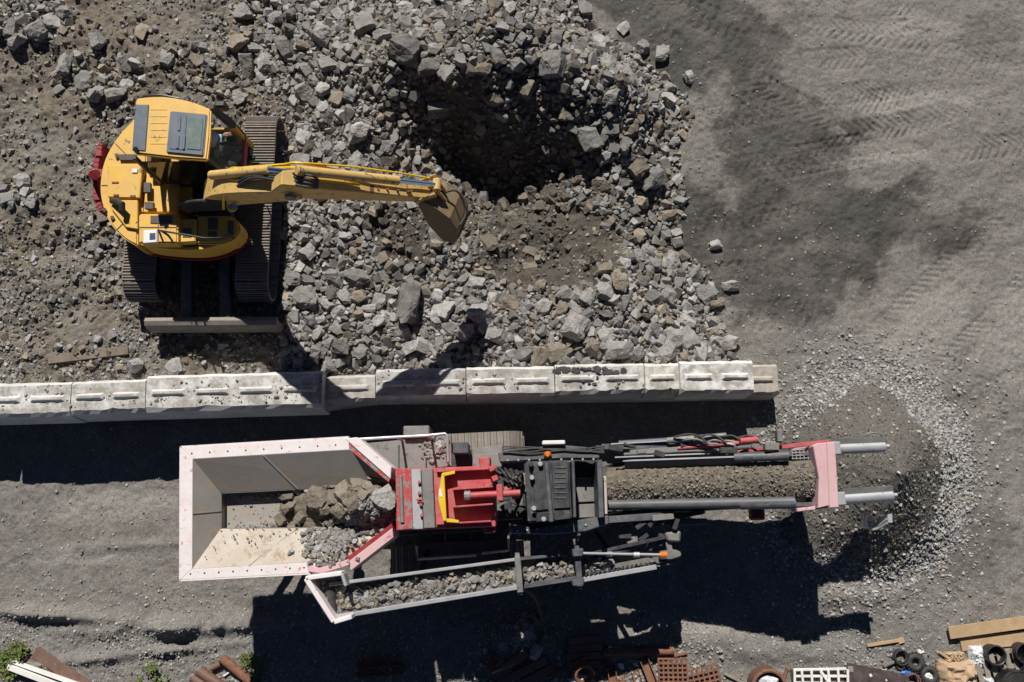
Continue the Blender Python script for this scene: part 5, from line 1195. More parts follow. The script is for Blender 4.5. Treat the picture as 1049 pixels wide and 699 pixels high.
MB().box(X(798, 447, 2.5), (.1, .2, .16)).build('valve_plate', 'steel', cr, bevel=.012); MB().box(X(790, 458, 2.5), (.24, .12, .14)).build('valve_plate', 'steel', cr, bevel=.012)
for k in range(5):
    y_ = 455 + k * 3.4; x0 = 626 + (k * 31) % 40; MB().beam(X(x0, y_, 1.96 + k * .01), X(x0 + 70 + (k * 17) % 40, y_ - 4, 2.2), .022, .03).build('guard_strip', ('lightsteel', 'steel')[k % 2], cr)
for k in range(5):
    pts_ = [X(515 + j * 26, 463 - .9 * k + 2.2 * math.sin(j * 1.7 + k), 2.58) for j in range(5)]; MB().tube([Vector(q) for q in curve([tuple(q) for q in pts_], 4)], .012, 6).build('cable', 'rubber', cr, smooth=True)
for k in range(7): MB().rpx(568, 478 + k * 5.2, 580, 479.6 + k * 5.2, ZN, ZN + .026).build('louvre', 'slate', cr, bevel=.004)
for k in range(9): MB().cyl(X(520 + k * 11, 471.5 - k * .15, 2.5), X(520 + k * 11, 471.5 - k * .15, 2.575), .018, 7).build('bolt', 'lightsteel', cr)
for k in range(8): MB().cyl(X(530 + k * 10, 544 - k * .9, 2.45), X(530 + k * 10, 544 - k * .9, 2.525), .018, 7).build('bolt', 'lightsteel', cr)
# gear on the lower edge of the conveyor
MB().beam(X(618, 533, 2.0), X(690, 528, 1.95), .12, .1).build('fold_arm', 'slate', cr, bevel=.01); MB().beam(X(648, 538, 1.8), X(724, 534, 1.8), .1, .1).build('fold_arm', 'slate', cr, bevel=.01)
MB().beam(X(668, 531, 2.0), X(690, 529, 2.0), .1, .08).build('fold_arm', 'steel', cr, bevel=.01)
for k in range(7): MB().box(X(620 + k * 12, 531 + (k * 5) % 8, 1.9), (.2, .08, .14), .2 * k).build('bracket', 'dark', cr, bevel=.01)
MB().box(CB(775, 524, -.35), (.24, .3, .2)).build('pulley_guard', 'darkred', cr, bevel=.03)
# walkway and bracket rail between crusher box and return conveyor
rl = MB(); rl.tube([X(427, 560, 2.1), X(428, 573, 2.1), X(488, 569, 2.1)], .024, 7); rl.tube([X(494, 567, 2.1), X(521, 564, 2.1), X(521, 549, 2.1), X(529, 538, 2.2)], .024, 7); rl.tube([X(427, 560, 2.1), X(427, 560, 1.2)], .02, 6); rl.tube([X(521, 564, 2.1), X(521, 564, 1.2)], .02, 6)
rl.build('railing', 'lightsteel', cr, smooth=True)
MB().ppx([(425, 556), (520, 552), (520, 566), (426, 572)], 1.05, 1.15).build('lower_deck', 'dark', cr, bevel=.01)
# return conveyor: climbs to the left back to the hopper
def rz_(px): return 3.15 - (px - 325) / (700 - 325) * 1.5
def up_y(px): return np.interp(px, [330, 345, 530, 620, 700], [600, 598, 573, 564, 562])
def lo_y(px): return np.interp(px, [330, 345, 535, 620, 700], [634, 632, 601, 588, 574])
def RB(px, t_, dz=0):
    py = float(up_y(px)) + (float(lo_y(px)) - float(up_y(px))) * t_; return X(px, py, rz_(px) + dz)
xs_ = [338, 380, 430, 480, 530, 580, 630, 690]
mb = MB()
for i in range(len(xs_) - 1):
    mb.plate([RB(xs_[i], .08, -.06), RB(xs_[i + 1], .08, -.06), RB(xs_[i + 1], .5, -.12), RB(xs_[i], .5, -.12)], .02); mb.plate([RB(xs_[i], .5, -.12), RB(xs_[i + 1], .5, -.12), RB(xs_[i + 1], .92, -.06), RB(xs_[i], .92, -.06)], .02)
ret = mb.build('return_conveyor', 'belt', cr)
for t_, mt, wd in ((0.0, 'lightsteel', .05), (1.0, 'lightsteel', .07)):
    for i in range(len(xs_) - 1):
        if t_ == 0 and xs_[i] >= 580: continue
        MB().beam(RB(xs_[i] - 1, t_, 0), RB(xs_[i + 1] + 1, t_, 0), wd, .10).build('frame_rail', mt if xs_[i] < 530 else 'slate', ret, bevel=.008)
        MB().beam(RB(xs_[i], t_, -.2), RB(xs_[i + 1], t_, -.2), .05, .20).build('frame_side', 'slate', ret, bevel=.008)
for i in range(16):
    x_ = 352 + i * 11; MB().beam(RB(x_, .10, -.035), RB(x_ + 9, .36, -.075), .02, .035).build('belt_cleat', 'rubber', ret)
for x_, t0, t1 in ((531, -.1, 1.2), (592, -.2, 1.35)):
    a, c = RB(x_ - 1, t0, .28), RB(x_ + 2, t1, .28)
    fr = MB().beam(a, c, .10, .08); fr.beam(a, a - Vector((0, 0, .5)), .08, .08); fr.beam(c, c - Vector((0, 0, .5)), .08, .08); fr.build('cross_frame', 'steel' if x_ < 560 else 'slate', ret, bevel=.01)
MB().ppx([(586, 563), (598, 562), (597, 570), (587, 571)], 2.1, 2.5).build('frame_cap', 'slate', ret, bevel=.015); MB().ppx([(585, 594), (599, 592), (598, 600), (587, 601)], 1.9, 2.4).build('frame_cap', 'slate', ret, bevel=.015)
def reg_ret():
    px = rng.uniform(334, 625); t_ = min(.9, max(.1, rng.gauss(.58, .15))); return px, float(up_y(px)) + (float(lo_y(px)) - float(up_y(px))) * t_
px_scatter('return_load', 620, reg_ret, lambda a, b_: rz_(a) - .11, .045, .13, .16, .46, .35, ret, 'rocka', T_ST, 1.4, .42)
# chute box at its head
ch = MB().plate([X(318, 592, 2.98), X(352, 586, 2.98), X(356, 620, 2.9), X(344, 634, 2.9)], .03).build('head_chute', 'hopperlit', ret)
for a, c, wd in (((315.5, 592), (344, 636), .08), ((315, 592), (352, 587), .07), ((344, 636.5), (362, 631), .07), ((352, 587), (356, 600), .05)): MB().beam(X(*a, 3.18), X(*c, 3.18), wd, .30).build('chute_wall', 'pinkwhite' if wd > .06 else 'lightsteel', ret, bevel=.012)
px_scatter('chute_stones', 70, lambda: (rng.uniform(326, 352), rng.uniform(588, 618)), lambda a, b_: 3.0, .045, .11, .16, .46, .35, ret, 'rocka', T_ST, 1.4, .3)
MB().cyl(RB(338, .0, -.1), RB(340, 1.0, -.1), .11, 16).build('head_pulley', 'rubber', ret, smooth=True)
MB().cyl(RB(690, .0, -.1), RB(690, 1.0, -.1), .11, 16).build('tail_pulley', 'rubber', ret, smooth=True)
# tail end with tension rod and wing plates
MB().cyl(X(594, 567, 2.25), X(676, 568.5, 2.0), .024, 10).build('tension_rod', 'lightsteel', ret, smooth=True); MB().cyl(X(676, 568.5, 2.0), X(683, 568.5, 2.0), .05, 10).build('rod_nut', 'amber', ret)
for q in ((624, 568), (652, 568.5)): MB().cyl(X(q[0] - 3, q[1], 2.12), X(q[0] + 3, q[1], 2.12), .045, 10).build('rod_collar', 'lightsteel', ret)
MB().ppx([(676, 565), (692, 563), (698.5, 566), (697, 571), (688, 574), (676, 573)], 1.7, 1.86).build('tail_plate', 'steel', ret, bevel=.02, seg=2)
MB().ppx([(660, 581), (668, 573), (678, 581)], 1.5, 1.85).build('tail_wing', 'steel', ret, bevel=.01); MB().ppx([(681, 546), (698, 544), (697, 556), (684, 555)], 1.5, 1.9).build('tail_motor', 'steel', ret, bevel=.03)
MB().beam(X(597, 594, 2.1), X(672, 581, 1.9), .08, .08).build('frame_rail', 'lightsteel', ret, bevel=.008); MB().beam(X(594, 570, 2.15), X(692, 548, 1.8), .06, .08).build('frame_rail', 'dark', ret, bevel=.008)
for k in range(16): MB().cyl(RB(600 + k * 4.6, .95, .10), RB(602 + k * 4.6, .78, .10), .018, 6).build('spring_coil', 'dark', ret)
for k in range(6): MB().box(X(640 + k * 9, 549 + (k * 7) % 12, 1.75), (.22, .10, .12), .35 * k).build('bracket', rng.choice(['dark', 'slate', 'steel']), ret, bevel=.012)
for a, c in (((545, 600), (500, 560)), ((640, 585), (610, 545)), ((420, 618), (440, 560))): MB().beam(X(*a, rz_(a[0]) - .3), X(*c, .95), .08, .1).build('return_support', 'dark', ret, bevel=.01)
MB().tube([Vector(q) for q in curve([tuple(X(536, 603, 2.0)), tuple(X(546, 610, 1.7)), tuple(X(552, 622, 1.0)), tuple(X(556, 642, .35)), tuple(X(552, 660, .32))], 6)], .03, 8).build('drain_hose', 'rubber', ret, smooth=True)

# ------------------------------------------------------------------ scrap and stores along the lower frame edge
def Gd(px, py, dz=0.0):
    q = P(px, py, 0.0); z = Hs(q.x, q.y); q = P(px, py, z); return Vector((q.x, q.y, z + dz))
def bar(px0, py0, px1, py1, wd, th, mat, name, label, cat, lift=0.0, group=None, z1=None, bevel=.006, kind='beam'):
    a, c = Gd(px0, py0), Gd(px1, py1); zz = max(a.z, c.z) + th / 2 + lift; a = P(px0, py0, zz); c = P(px1, py1, zz + (z1 or 0))
    mb = MB()
    if kind == 'beam': mb.beam(a, c, wd, th)
    elif kind == 'pipe':
        d = (c - a).normalized(); up = Vector((0, 0, 1)); sd2 = d.cross(up).normalized(); n = 18; b0 = 0; rr = th / 2
        for p_ in (a, c):
            for r2 in (rr, rr * .84):
                for j in range(n):
                    an = 2 * math.pi * j / n; mb.v.append(p_ + (sd2 * math.cos(an) + up * math.sin(an)) * r2)
        for j in range(n):
            j2 = (j + 1) % n
            mb.f += [(j, j2, 2 * n + j2, 2 * n + j), (n + j, 3 * n + j, 3 * n + j2, n + j2), (j, n + j, n + j2, j2), (2 * n + j, 2 * n + j2, 3 * n + j2, 3 * n + j)]
    elif kind == 'channel':
        d = (c - a).normalized(); up = Vector((0, 0, 1)); sd2 = d.cross(up).normalized(); t2 = .014
        mb.beam(a - up * (th / 2 - t2 / 2), c - up * (th / 2 - t2 / 2), wd, t2)
        for s_ in (-1, 1): mb.beam(a + sd2 * s_ * (wd / 2 - t2 / 2) + up * t2 / 2, c + sd2 * s_ * (wd / 2 - t2 / 2) + up * t2 / 2, t2, th - t2)
    elif kind == 'ibeam':
        d = (c - a).normalized(); up = Vector((0, 0, 1)); t2 = .016
        mb.beam(a - up * (th / 2 - t2 / 2), c - up * (th / 2 - t2 / 2), wd, t2); mb.beam(a + up * (th / 2 - t2 / 2), c + up * (th / 2 - t2 / 2), wd, t2); mb.beam(a, c, .014, th - 2 * t2)
    base = (a + c) / 2; base.z = zz - th / 2
    return single(mb, name, mat, label, cat, base, group, bevel=bevel if kind in ('beam',) else 0, smooth=kind == 'pipe')
# lower left: white profiles over a brown board, rusty pipes
bar(11, 677, 110, 712, .075, .06, 'white', 'plastic_profile', 'upper of two long white plastic profiles at the lower left', 'profile', .06, 'white plastic profiles')
bar(8, 683, 100, 718, .10, .06, 'white', 'plastic_profile', 'lower and wider of two long white plastic profiles at the lower left', 'profile', .06, 'white plastic profiles')
bar(36, 667.5, 92, 706, .22, .035, 'brownsteel', 'steel_board', 'wide brown rusty board under the white profiles', 'board', .02)
bar(29, 676, 60, 700, .16, .03, 'brownsteel', 'steel_board', 'narrow brown board half hidden beneath the white profiles', 'board', 0)
bar(0, 692, 12, 689, .03, .03, 'rust', 'rusty_rod', 'thin rusty rod by the weeds at the lower left corner', 'rod', .02, kind='pipe')
bar(204, 687, 245, 716, .2, .19, 'brownsteel', 'steel_pipe', 'thick brown steel pipe, middle of the three at the lower edge', 'pipe', 0, 'brown steel pipes', kind='pipe')
bar(197, 694, 232, 718, .2, .17, 'brownsteel', 'steel_pipe', 'brown steel pipe leftmost of the three at the lower edge', 'pipe', 0, 'brown steel pipes', kind='pipe')
bar(227, 674, 266, 706, .2, .17, 'rust', 'steel_pipe', 'rusty orange-brown pipe, rightmost and longest of the three', 'pipe', .02, 'brown steel pipes', kind='pipe')
bar(216, 685, 226, 680, .16, .12, 'brownsteel', 'pipe_stub', 'short brown pipe stub between the rusty pipes', 'pipe', 0, kind='pipe')
bar(229, 693, 236, 688, .03, .03, 'white', 'white_stick', 'small white stick between the rusty pipes', 'stick', .01)
# shaded middle
bar(366, 680, 412, 677, .17, .12, 'rust', 'steel_channel', 'upper rusty channel beam lying in the machine shadow', 'beam', 0, 'rusty beams in the shadow', kind='channel')
bar(366, 689, 414, 686, .15, .10, 'rust', 'steel_channel', 'lower rusty channel beam lying in the machine shadow', 'beam', 0, 'rusty beams in the shadow', kind='channel')
bar(499, 670, 507, 694, .17, .03, 'rust', 'rusty_plate', 'rusty flat plate at the edge of the machine shadow', 'plate', .06)
for i, (x0, y0, x1, y1) in enumerate(((505, 693, 540, 668), (516, 697, 560, 676), (535, 700, 566, 684))):
    bar(x0, y0, x1, y1, .14, .13, 'brownsteel', 'steel_section', ('left', 'middle', 'right')[i] + ' of three dark slanting beams in the shadow', 'beam', .03 * i, 'dark slanting beams', kind='ibeam')
for i, (x0, y0, x1, y1) in enumerate(((582, 657, 616, 654), (581, 665, 617, 662), (580, 673, 616, 671), (580, 681, 615, 680))):
    bar(x0, y0, x1, y1, .13, .13, 'brownsteel', 'steel_section', ('topmost', 'second', 'third', 'lowest')[i] + ' of four dark stacked steel beams in the shadow', 'beam', .02, 'stacked dark steel beams', kind='ibeam')
bar(584, 683, 600, 674, .07, .06, 'rust', 'rusty_offcut', 'small sunlit rusty offcut on the stacked beams', 'offcut', .17)
bar(617, 668.5, 690, 667, .15, .15, 'rust', 'steel_pipe', 'long rusty pipe lying level above the steel grates', 'pipe', 0, kind='pipe')
bar(622, 668 + 6, 676, 672.5, .06, .05, 'oldwood', 'grey_batten', 'thin grey batten just below the long rusty pipe', 'batten', 0)
bar(626, 683, 630, 712, .16, .11, 'rust', 'steel_channel', 'upright rusty channel left of the pair beside the grates', 'beam', .02, 'rusty channels by the grates', kind='channel')
bar(637, 692, 639, 712, .12, .09, 'rust', 'steel_channel', 'short rusty channel between its taller neighbours', 'beam', .0, 'rusty channels by the grates', kind='channel')
bar(659, 674, 672, 708, .17, .12, 'rust', 'steel_channel', 'tallest rusty channel leaning beside the large grate', 'beam', .05, 'rusty channels by the grates', kind='channel')
bar(650, 686, 657, 710, .15, .10, 'rust', 'steel_channel', 'rusty channel tucked under the tallest one', 'beam', .0, 'rusty channels by the grates', kind='channel')
for (x, y, d, lab) in ((651, 680, .10, 'white lump left of the tallest rusty channel'), (636, 682, .12, 'white scrap below the long rusty pipe'), (625, 664, .09, 'white pebble above the left end of the rusty pipe'), (634, 664, .07, 'smaller white pebble above the rusty pipe')):
    o = bpy.data.objects.new('white_lump', rockme[rng.randrange(len(rockme))].copy()); o.data.materials.clear(); o.data.materials.append(M['white']); col.objects.link(o); o.location = Gd(x, y, d * .3); o.scale = (d, d, d * .7); tag(o, lab, 'lump')
def grate(px0, py0, px1, py1, rot, label, n, m_):
    a = Gd((px0 + px1) / 2, (py0 + py1) / 2, .16); wq = (P(px1, py0, a.z) - P(px0, py0, a.z)).length; hq = (P(px0, py1, a.z) - P(px0, py0, a.z)).length
    root = thing('steel_grate', label, 'grate', a, 'rusty steel grates'); rm = Matrix.Rotation(rot, 3, 'Z')
    for i in range(n + 1): MB().box(a + rm @ Vector((-wq / 2 + wq * i / n, 0, .03)), (.028, hq, .05), rot=rm).build('grate_bar', 'rust', root)
    for j in range(m_ + 1): MB().box(a + rm @ Vector((0, -hq / 2 + hq * j / m_, .034)), (wq + .026, .028, .05), rot=rm).build('cross_bar', 'rust', root)
grate(673, 673, 702, 706, 0.0, 'larger rusty square-mesh grate standing upright to the frame edge', 6, 7); grate(704, 682, 736, 712, .22, 'smaller tilted orange-rusty mesh grate, right of the larger grate', 6, 6)
# steel ring tub with a white sack
c = Gd(783, 701); tub = thing('steel_tub', 'round rusty steel tub holding a white sack', 'tub', c)
MB().ring(c, .27, .33, .34, 28).build('tub_wall', 'brownsteel', tub, smooth=True); MB().torus(c + Vector((0, 0, .34)), .30, .035, 28, 8).build('tub_rim', 'rust', tub, smooth=True); MB().ring(c, .0, .29, .03, 24).build('tub_floor', 'dark', tub)
def lump(mb, c, r, sx, sy, sz, seed, n=18, k=10, am=.18):
    c = Vector(c); b0 = len(mb.v); o3 = Vector((seed * 3.1, seed, 0))
    for i in range(k + 1):
        th = math.pi * i / k
        for j in range(n):
            ph = 2 * math.pi * j / n; d = Vector((math.sin(th) * math.cos(ph), math.sin(th) * math.sin(ph), math.cos(th)))
            q = 1 + am * mnoise.noise(d * 2.3 + o3) + am * .6 * mnoise.noise(d * 5 + o3); mb.v.append(c + Vector((d.x * sx, d.y * sy, d.z * sz)) * r * q)
    for i in range(k):
        for j in range(n): j2 = (j + 1) % n; mb.f.append((b0 + i * n + j, b0 + (i + 1) * n + j, b0 + (i + 1) * n + j2, b0 + i * n + j2))
    return mb
single(lump(MB(), c + Vector((.02, .02, .17)), .22, 1, .9, .75, 3, am=.35), 'white_sack', 'film', 'crumpled white sack inside the round rusty tub', 'sack', c)
# white lattice crate
c = Gd(836, 701); lc = thing('lattice_crate', 'white plastic lattice crate lying open at the lower edge', 'crate', c)
wq, hq = .98, .62
for i in range(6): MB().box(c + Vector((0, -hq / 2 + hq * i / 5, .25 + .01 * (i % 2))), (wq, .045, .03), .02 * ((i * 7) % 3 - 1)).build('lattice_bar', 'white', lc, bevel=.006)
for i in range(7): MB().box(c + Vector((-wq / 2 + wq * i / 6, 0, .28)), (.045, hq, .03), .06 * ((i * 5) % 3 - 1)).build('lattice_bar', 'white', lc, bevel=.006)
MB().beam(c + Vector((.0, .28, .31)), c + Vector((.34, -.2, .31)), .05, .02).build('lattice_brace', 'white', lc); MB().box(c + Vector((0, 0, .10)), (wq * .96, hq * .94, .16)).build('crate_floor', 'oldwood', lc, bevel=.01)
# plum sheet
z_ = .18; mb = MB().plate([P(868, 679, z_), P(930, 692, z_ + .02), P(940, 722, z_), P(862, 715, z_)], .02); sh_ = single(mb, 'coated_sheet', 'plum', 'dark plum coated metal sheet beside the lattice crate', 'sheet', Gd(898, 698))
MB().box(P(892, 692, .20), (.05, .05, .008), .5).build('tape_mark', 'white', sh_); MB().box(P(908, 697, .205), (.03, .03, .008), .3).build('tape_mark', 'white', sh_)
for q in ((868, 684), (925, 697)): MB().box(Gd(*q, .08), (.1, .1, .16)).build('support_block', 'oldwood', sh_)
# tyres, coils
def tyre(px, py, r, rt, label, mat='rubber', lift=0, tilt=(0, 0), cat='tyre'):
    c = Gd(px, py, rt + lift); rm = Matrix.Rotation(tilt[0], 3, 'X') @ Matrix.Rotation(tilt[1], 3, 'Y')
    root = thing('small_tyre' if cat == 'tyre' else 'hose_coil', label, cat, c - Vector((0, 0, rt + lift)), 'tyres and coils by the planks')
    if cat == 'tyre':
        MB().torus(c, r, rt, 26, 10, rm).build('tyre_tread', mat, root, smooth=True)
        for i in range(18):
            an = 2 * math.pi * i / 18; MB().box(c + rm @ Vector((math.cos(an) * (r + rt * .95), math.sin(an) * (r + rt * .95), 0)), (.03, .02, rt * 1.1), rot=rm @ Matrix.Rotation(an, 3, 'Z')).build('tread_lug', mat, root)
    else:
        for i in range(4): MB().torus(c + rm @ Vector((.01 * (i % 2), .012 * ((i + 1) % 2), i * rt * .8)), r - .012 * (i % 3), rt * .55, 24, 7, rm).build('coil_turn', mat, root, smooth=True)
tyre(921, 673, .13, .03, 'thin black coil of hose, uppermost left by the planks', cat='coil'); tyre(936, 678, .115, .06, 'thick small black tyre right of the thin coil')
tyre(950, 691, .12, .05, 'small black tyre around a white lump, beside the tan sacking', lift=.02); tyre(932, 697, .13, .025, 'rusty coil of wire over the blue plastic', mat='rust', cat='coil', lift=.05)
o = bpy.data.objects.new('white_lump', bpy.data.objects['white_lump'].data); col.objects.link(o); o.location = Gd(949, 692, .08); o.scale = (.16, .14, .1); tag(o, 'white lump inside the small tyre beside the sacking', 'lump')
for i, (x, y, a_, b_) in enumerate(((928, 689, .26, .08), (937, 688, .14, .07), (956, 697, .12, .10))):
    single(lump(MB(), Gd(x, y, .05), .5, a_, b_, .06, 9 + i, am=.3), 'blue_scrap', 'blue', ('long blue plastic scrap left of the tyres', 'short blue plastic scrap under the thick tyre', 'blue plastic scrap at the frame edge by the sacking')[i], 'scrap', Gd(x, y), 'blue plastic scraps')
MB(); o = single(MB().box(Gd(943, 667, .012), (.11, .08, .02), .3), 'white_card', 'white', 'small white card above the thick tyre', 'card', Gd(943, 667)); 
# planks
bar(972, 648.5, 1075, 634, .22, .05, 'wood', 'timber_plank', 'upper long sawn plank at the right frame edge', 'plank', .10, 'sawn planks at the right', bevel=.004)
bar(984, 660.5, 1075, 651, .24, .05, 'wood', 'timber_plank', 'lower long sawn plank just above the pallet', 'plank', .02, 'sawn planks at the right', bevel=.004)
bar(888, 661.5, 922, 656, .06, .035, 'wood', 'timber_offcut', 'thin pointed timber offcut lying alone on the gravel', 'offcut', .01); 
bar(920, 657.5, 926, 655.5, .10, .035, 'wood', 'timber_offcut', 'stubby timber chip touching the end of the thin offcut', 'offcut', .012)
# pallet with drums and tarpaulin
c = Gd(1018, 684); pl = thing('wooden_pallet', 'grey weathered slatted pallet under the buckets at lower right', 'pallet', c); rz0 = .16
rm = Matrix.Rotation(rz0, 3, 'Z')
for i in range(6): MB().box(c + rm @ Vector((-.36 + i * .145, 0, .155)), (.095, .62, .022), rot=rm).build('slat', 'oldwood', pl, bevel=.003)
for j in range(3): MB().box(c + rm @ Vector((0, -.27 + j * .27, .08)), (.86, .08, .12), rot=rm).build('bearer', 'oldwood', pl, bevel=.004)
for (x, y, r, h, lab) in ((1012, 669, .18, .3, 'black plastic pipe ring behind the pallet, left one'), (1041, 667, .18, .3, 'black plastic pipe ring behind the pallet, right one')):
    q = Gd(x, y); rt_ = thing('pipe_ring', lab, 'pipe', q, 'black pipe rings'); MB().ring(q, r * .86, r, h, 26).build('pipe_wall', 'black', rt_, smooth=True); MB().torus(q + Vector((0, 0, h)), r * .95, .018, 26, 7).build('pipe_lip', 'black', rt_, smooth=True)
q = Gd(1030, 702); dr = thing('plastic_drum', 'black plastic drum with lid at the lower right corner', 'drum', q)
MB().tube([q, q + Vector((0, 0, .42)), q + Vector((0, 0, .46))], [.33, .34, .31], 30).build('drum_body', 'black', dr, smooth=True); MB().torus(q + Vector((0, 0, .45)), .33, .025, 30, 7).build('drum_rim', 'black', dr, smooth=True); MB().cyl(q + Vector((.0, .02, .46)), q + Vector((0, .02, .475)), .27, 28).build('drum_lid', 'black', dr)
q = Gd(1049, 684); tyq = thing('plastic_tub', 'black round tub at the right frame edge beside the drum', 'tub', q); MB().ring(q, .15, .19, .3, 24).build('tub_wall', 'black', tyq, smooth=True); MB().torus(q + Vector((0, 0, .3)), .18, .02, 24, 7).build('tub_rim', 'black', tyq, smooth=True)
def sheetlump(name, mat, label, cat, c, sx, sy, h, seed, n=26):
    mb = MB(); vs_, fs = [], []
    for j in range(n):
        for i in range(n):
            u, v = 2 * i / (n - 1) - 1, 2 * j / (n - 1) - 1; rr = max(abs(u), abs(v)); z = h * max(0, 1 - rr ** 3) * (1 + .5 * mnoise.noise(Vector((u * 2.3, v * 2.3, seed)))) + .05 * mnoise.noise(Vector((u * 6, v * 6, seed + 4))) + .02
            k = 1 + .18 * mnoise.noise(Vector((u, v, seed + 9))); vs_.append(c + Vector((u * sx * k, v * sy * k, max(0, z))))
    for j in range(n - 1):
        for i in range(n - 1): a = j * n + i; fs.append((a, a + 1, a + n + 1, a + n))
    mb.add(vs_, fs); o = single(mb, name, mat, label, cat, c, smooth=True); md = o.modifiers.new('thick', 'SOLIDIFY'); md.thickness = .012; return o
sheetlump('sacking', 'bag', 'crumpled tan sacking heap left of the pallet', 'sacking', Gd(980, 692), .38, .30, .26, 2); sheetlump('sacking', 'bag', 'small torn tan sack piece above the sacking heap', 'sacking', Gd(977, 673), .20, .10, .10, 5)
sheetlump('plastic_sheet', 'film', 'crumpled white plastic sheet around the pallet left corner', 'plastic sheet', Gd(998, 672), .15, .22, .16, 7); sheetlump('plastic_sheet', 'film', 'white plastic wrap hanging beside the black drum', 'plastic sheet', Gd(1008, 701), .10, .17, .26, 8)
# white sack and lumps near the stacked beams
single(lump(MB(), Gd(594, 697, .08), .22, 1.0, .6, .5, 21, am=.4), 'white_sack', 'film', 'dirty white sack below the stacked dark beams', 'sack', Gd(594, 697))
tyre(596, 687, .17, .045, 'rusty ring lying on the white sack', mat='rust', lift=.16, tilt=(.3, .2), cat='coil')
# cracked concrete lumps on the little lit mound
for i, (x, y, d, tn) in enumerate(((541, 650, .22, .9), (549, 667, .34, .7), (530, 643, .16, .8), (536, 636, .14, .9), (516, 662, .2, .6), (498, 668, .13, .95), (520, 690, .2, .8), (512, 682, .26, .5))):
    o = bpy.data.objects.new('rubble_stone', rockme[(i * 5) % len(rockme)]); col.objects.link(o); q = Gd(x, y, d * .15); o.location = q; o.scale = (d, d, d * .8); o.rotation_euler = (0, .2, i); o.color = (*tone_rgb(tn, 0), 1)
    tag(o, ('pale lump on the sunlit mound below the return conveyor', 'long broken slab at the foot of the sunlit mound', 'left lump on the sunlit mound', 'topmost lump on the sunlit mound', 'grey lump left of the sunlit mound', 'white lump right of the shadowed ground', 'pale lump among the shaded scrap', 'dark slab beside the rusty plate')[i], 'stone', 'lumps by the sunlit mound')
px_scatter('mound_stones', 230, lambda: (rng.gauss(540, 9), rng.gauss(648, 8)), lambda a, b_: Gd(a, b_).z, .04, .12, .2, .5, .2, None, 'rocka', T_ST)
tag(bpy.data.objects['mound_stones'], 'pale stones heaped on the sunlit mound below the return conveyor', 'gravel')
# half-buried board on the upper soil, wall splash stones
q0, q1 = P(50, 369, 1.06), P(132, 359, 1.06)
for q in (q0, q1): q.z = Hs(q.x, q.y) + .015
single(MB().beam(q0, q1, .17, .05), 'buried_board', 'buried', 'dirty brown board half buried in soil above the wall', 'board', (q0 + q1) / 2, bevel=.01)
# ------------------------------------------------------------------ weeds
def weed(px, py, r, n, label):
    c = Gd(px, py); root = thing('weed', label, 'weed', c, 'weeds along the lower edge'); lf = MB(); stm = MB()
    for i in range(n):
        an = rng.uniform(0, 6.28); rr = r * rng.random() ** .6; h = rng.uniform(.04, .22); p_ = c + Vector((math.cos(an) * rr, math.sin(an) * rr, h))
        if i % 5 == 0: stm.tube([c + Vector((math.cos(an) * rr * .2, math.sin(an) * rr * .2, 0)), c.lerp(p_, .6) + Vector((0, 0, .02)), p_], .005, 5)
        L, W_ = rng.uniform(.035, .08), rng.uniform(.015, .03); a2 = rng.uniform(0, 6.28); d = Vector((math.cos(a2), math.sin(a2), rng.uniform(-.4, .5))).normalized(); s_ = d.cross(Vector((0, 0, 1))).normalized(); u_ = s_.cross(d)
        lf.add([p_, p_ + d * L * .4 + s_ * W_ + u_ * .006, p_ + d * L, p_ + d * L * .4 - s_ * W_ + u_ * .006], [(0, 1, 2), (0, 2, 3)])
    o = lf.build('leaves', 'leaf', root); o['kind'] = 'stuff'; stm.build('stems', 'leaf', root, smooth=True)
weed(7, 676, .20, 190, 'dense green weed at the lower left frame edge'); weed(22, 666, .18, 150, 'green weed just above the white profiles'); weed(14, 690, .12, 60, 'weed under the ends of the white profiles')
weed(157, 684, .10, 60, 'small green weed alone left of the rusty pipes'); weed(166, 697, .16, 60, 'sparse weed at the frame edge left of the rusty pipes'); weed(256, 676, .14, 80, 'green weed right of the longest rusty pipe')
weed(266, 680, .10, 50, 'small weed nearest the machine shadow edge'); weed(262, 692, .10, 40, 'weed at the frame edge by the longest rusty pipe'); weed(145, 699, .08, 30, 'tiny weed at the bottom frame edge')

# ------------------------------------------------------------------ mixed debris between the scrap
px_scatter('scrap_debris', 700, lambda: (rng.choice((rng.uniform(480, 760), rng.uniform(560, 700), rng.uniform(890, 1049))), rng.uniform(662, 706)), lambda a, b_: Gd(a, b_).z, .02, .09, .05, .5, .45, None, 'pebble', T_ST, 2.2, .2)
tag(bpy.data.objects['scrap_debris'], 'small mixed debris between the scrap along the lower frame edge', 'debris')
for i, (x0, y0, x1, y1, mt, lab) in enumerate(((560, 694, 580, 684, 'rust', 'rusty rod leaning against the stacked beams'), (608, 690, 622, 678, 'rust', 'short rusty bar right of the stacked beams'), (640, 676, 668, 679, 'oldwood', 'grey splintered lath below the long rusty pipe'),
        (690, 672, 704, 669, 'rust', 'rusty bracket above the larger grate'), (742, 690, 760, 699, 'oldwood', 'weathered lath left of the round tub'), (962, 668, 974, 676, 'wood', 'small splintered timber above the sacking'), (1000, 659, 1014, 665, 'oldwood', 'grey lath poking out between planks and pipe rings'),
        (905, 683, 916, 678, 'steel', 'grey steel rod at the edge of the plum sheet'), (806, 684, 801, 706, 'rust', 'rusty strip between tub and lattice crate'))):
    bar(x0, y0, x1, y1, .05, .04, mt, 'scrap_bar', lab, 'scrap', .02 + .01 * (i % 3), 'loose bars among the scrap')

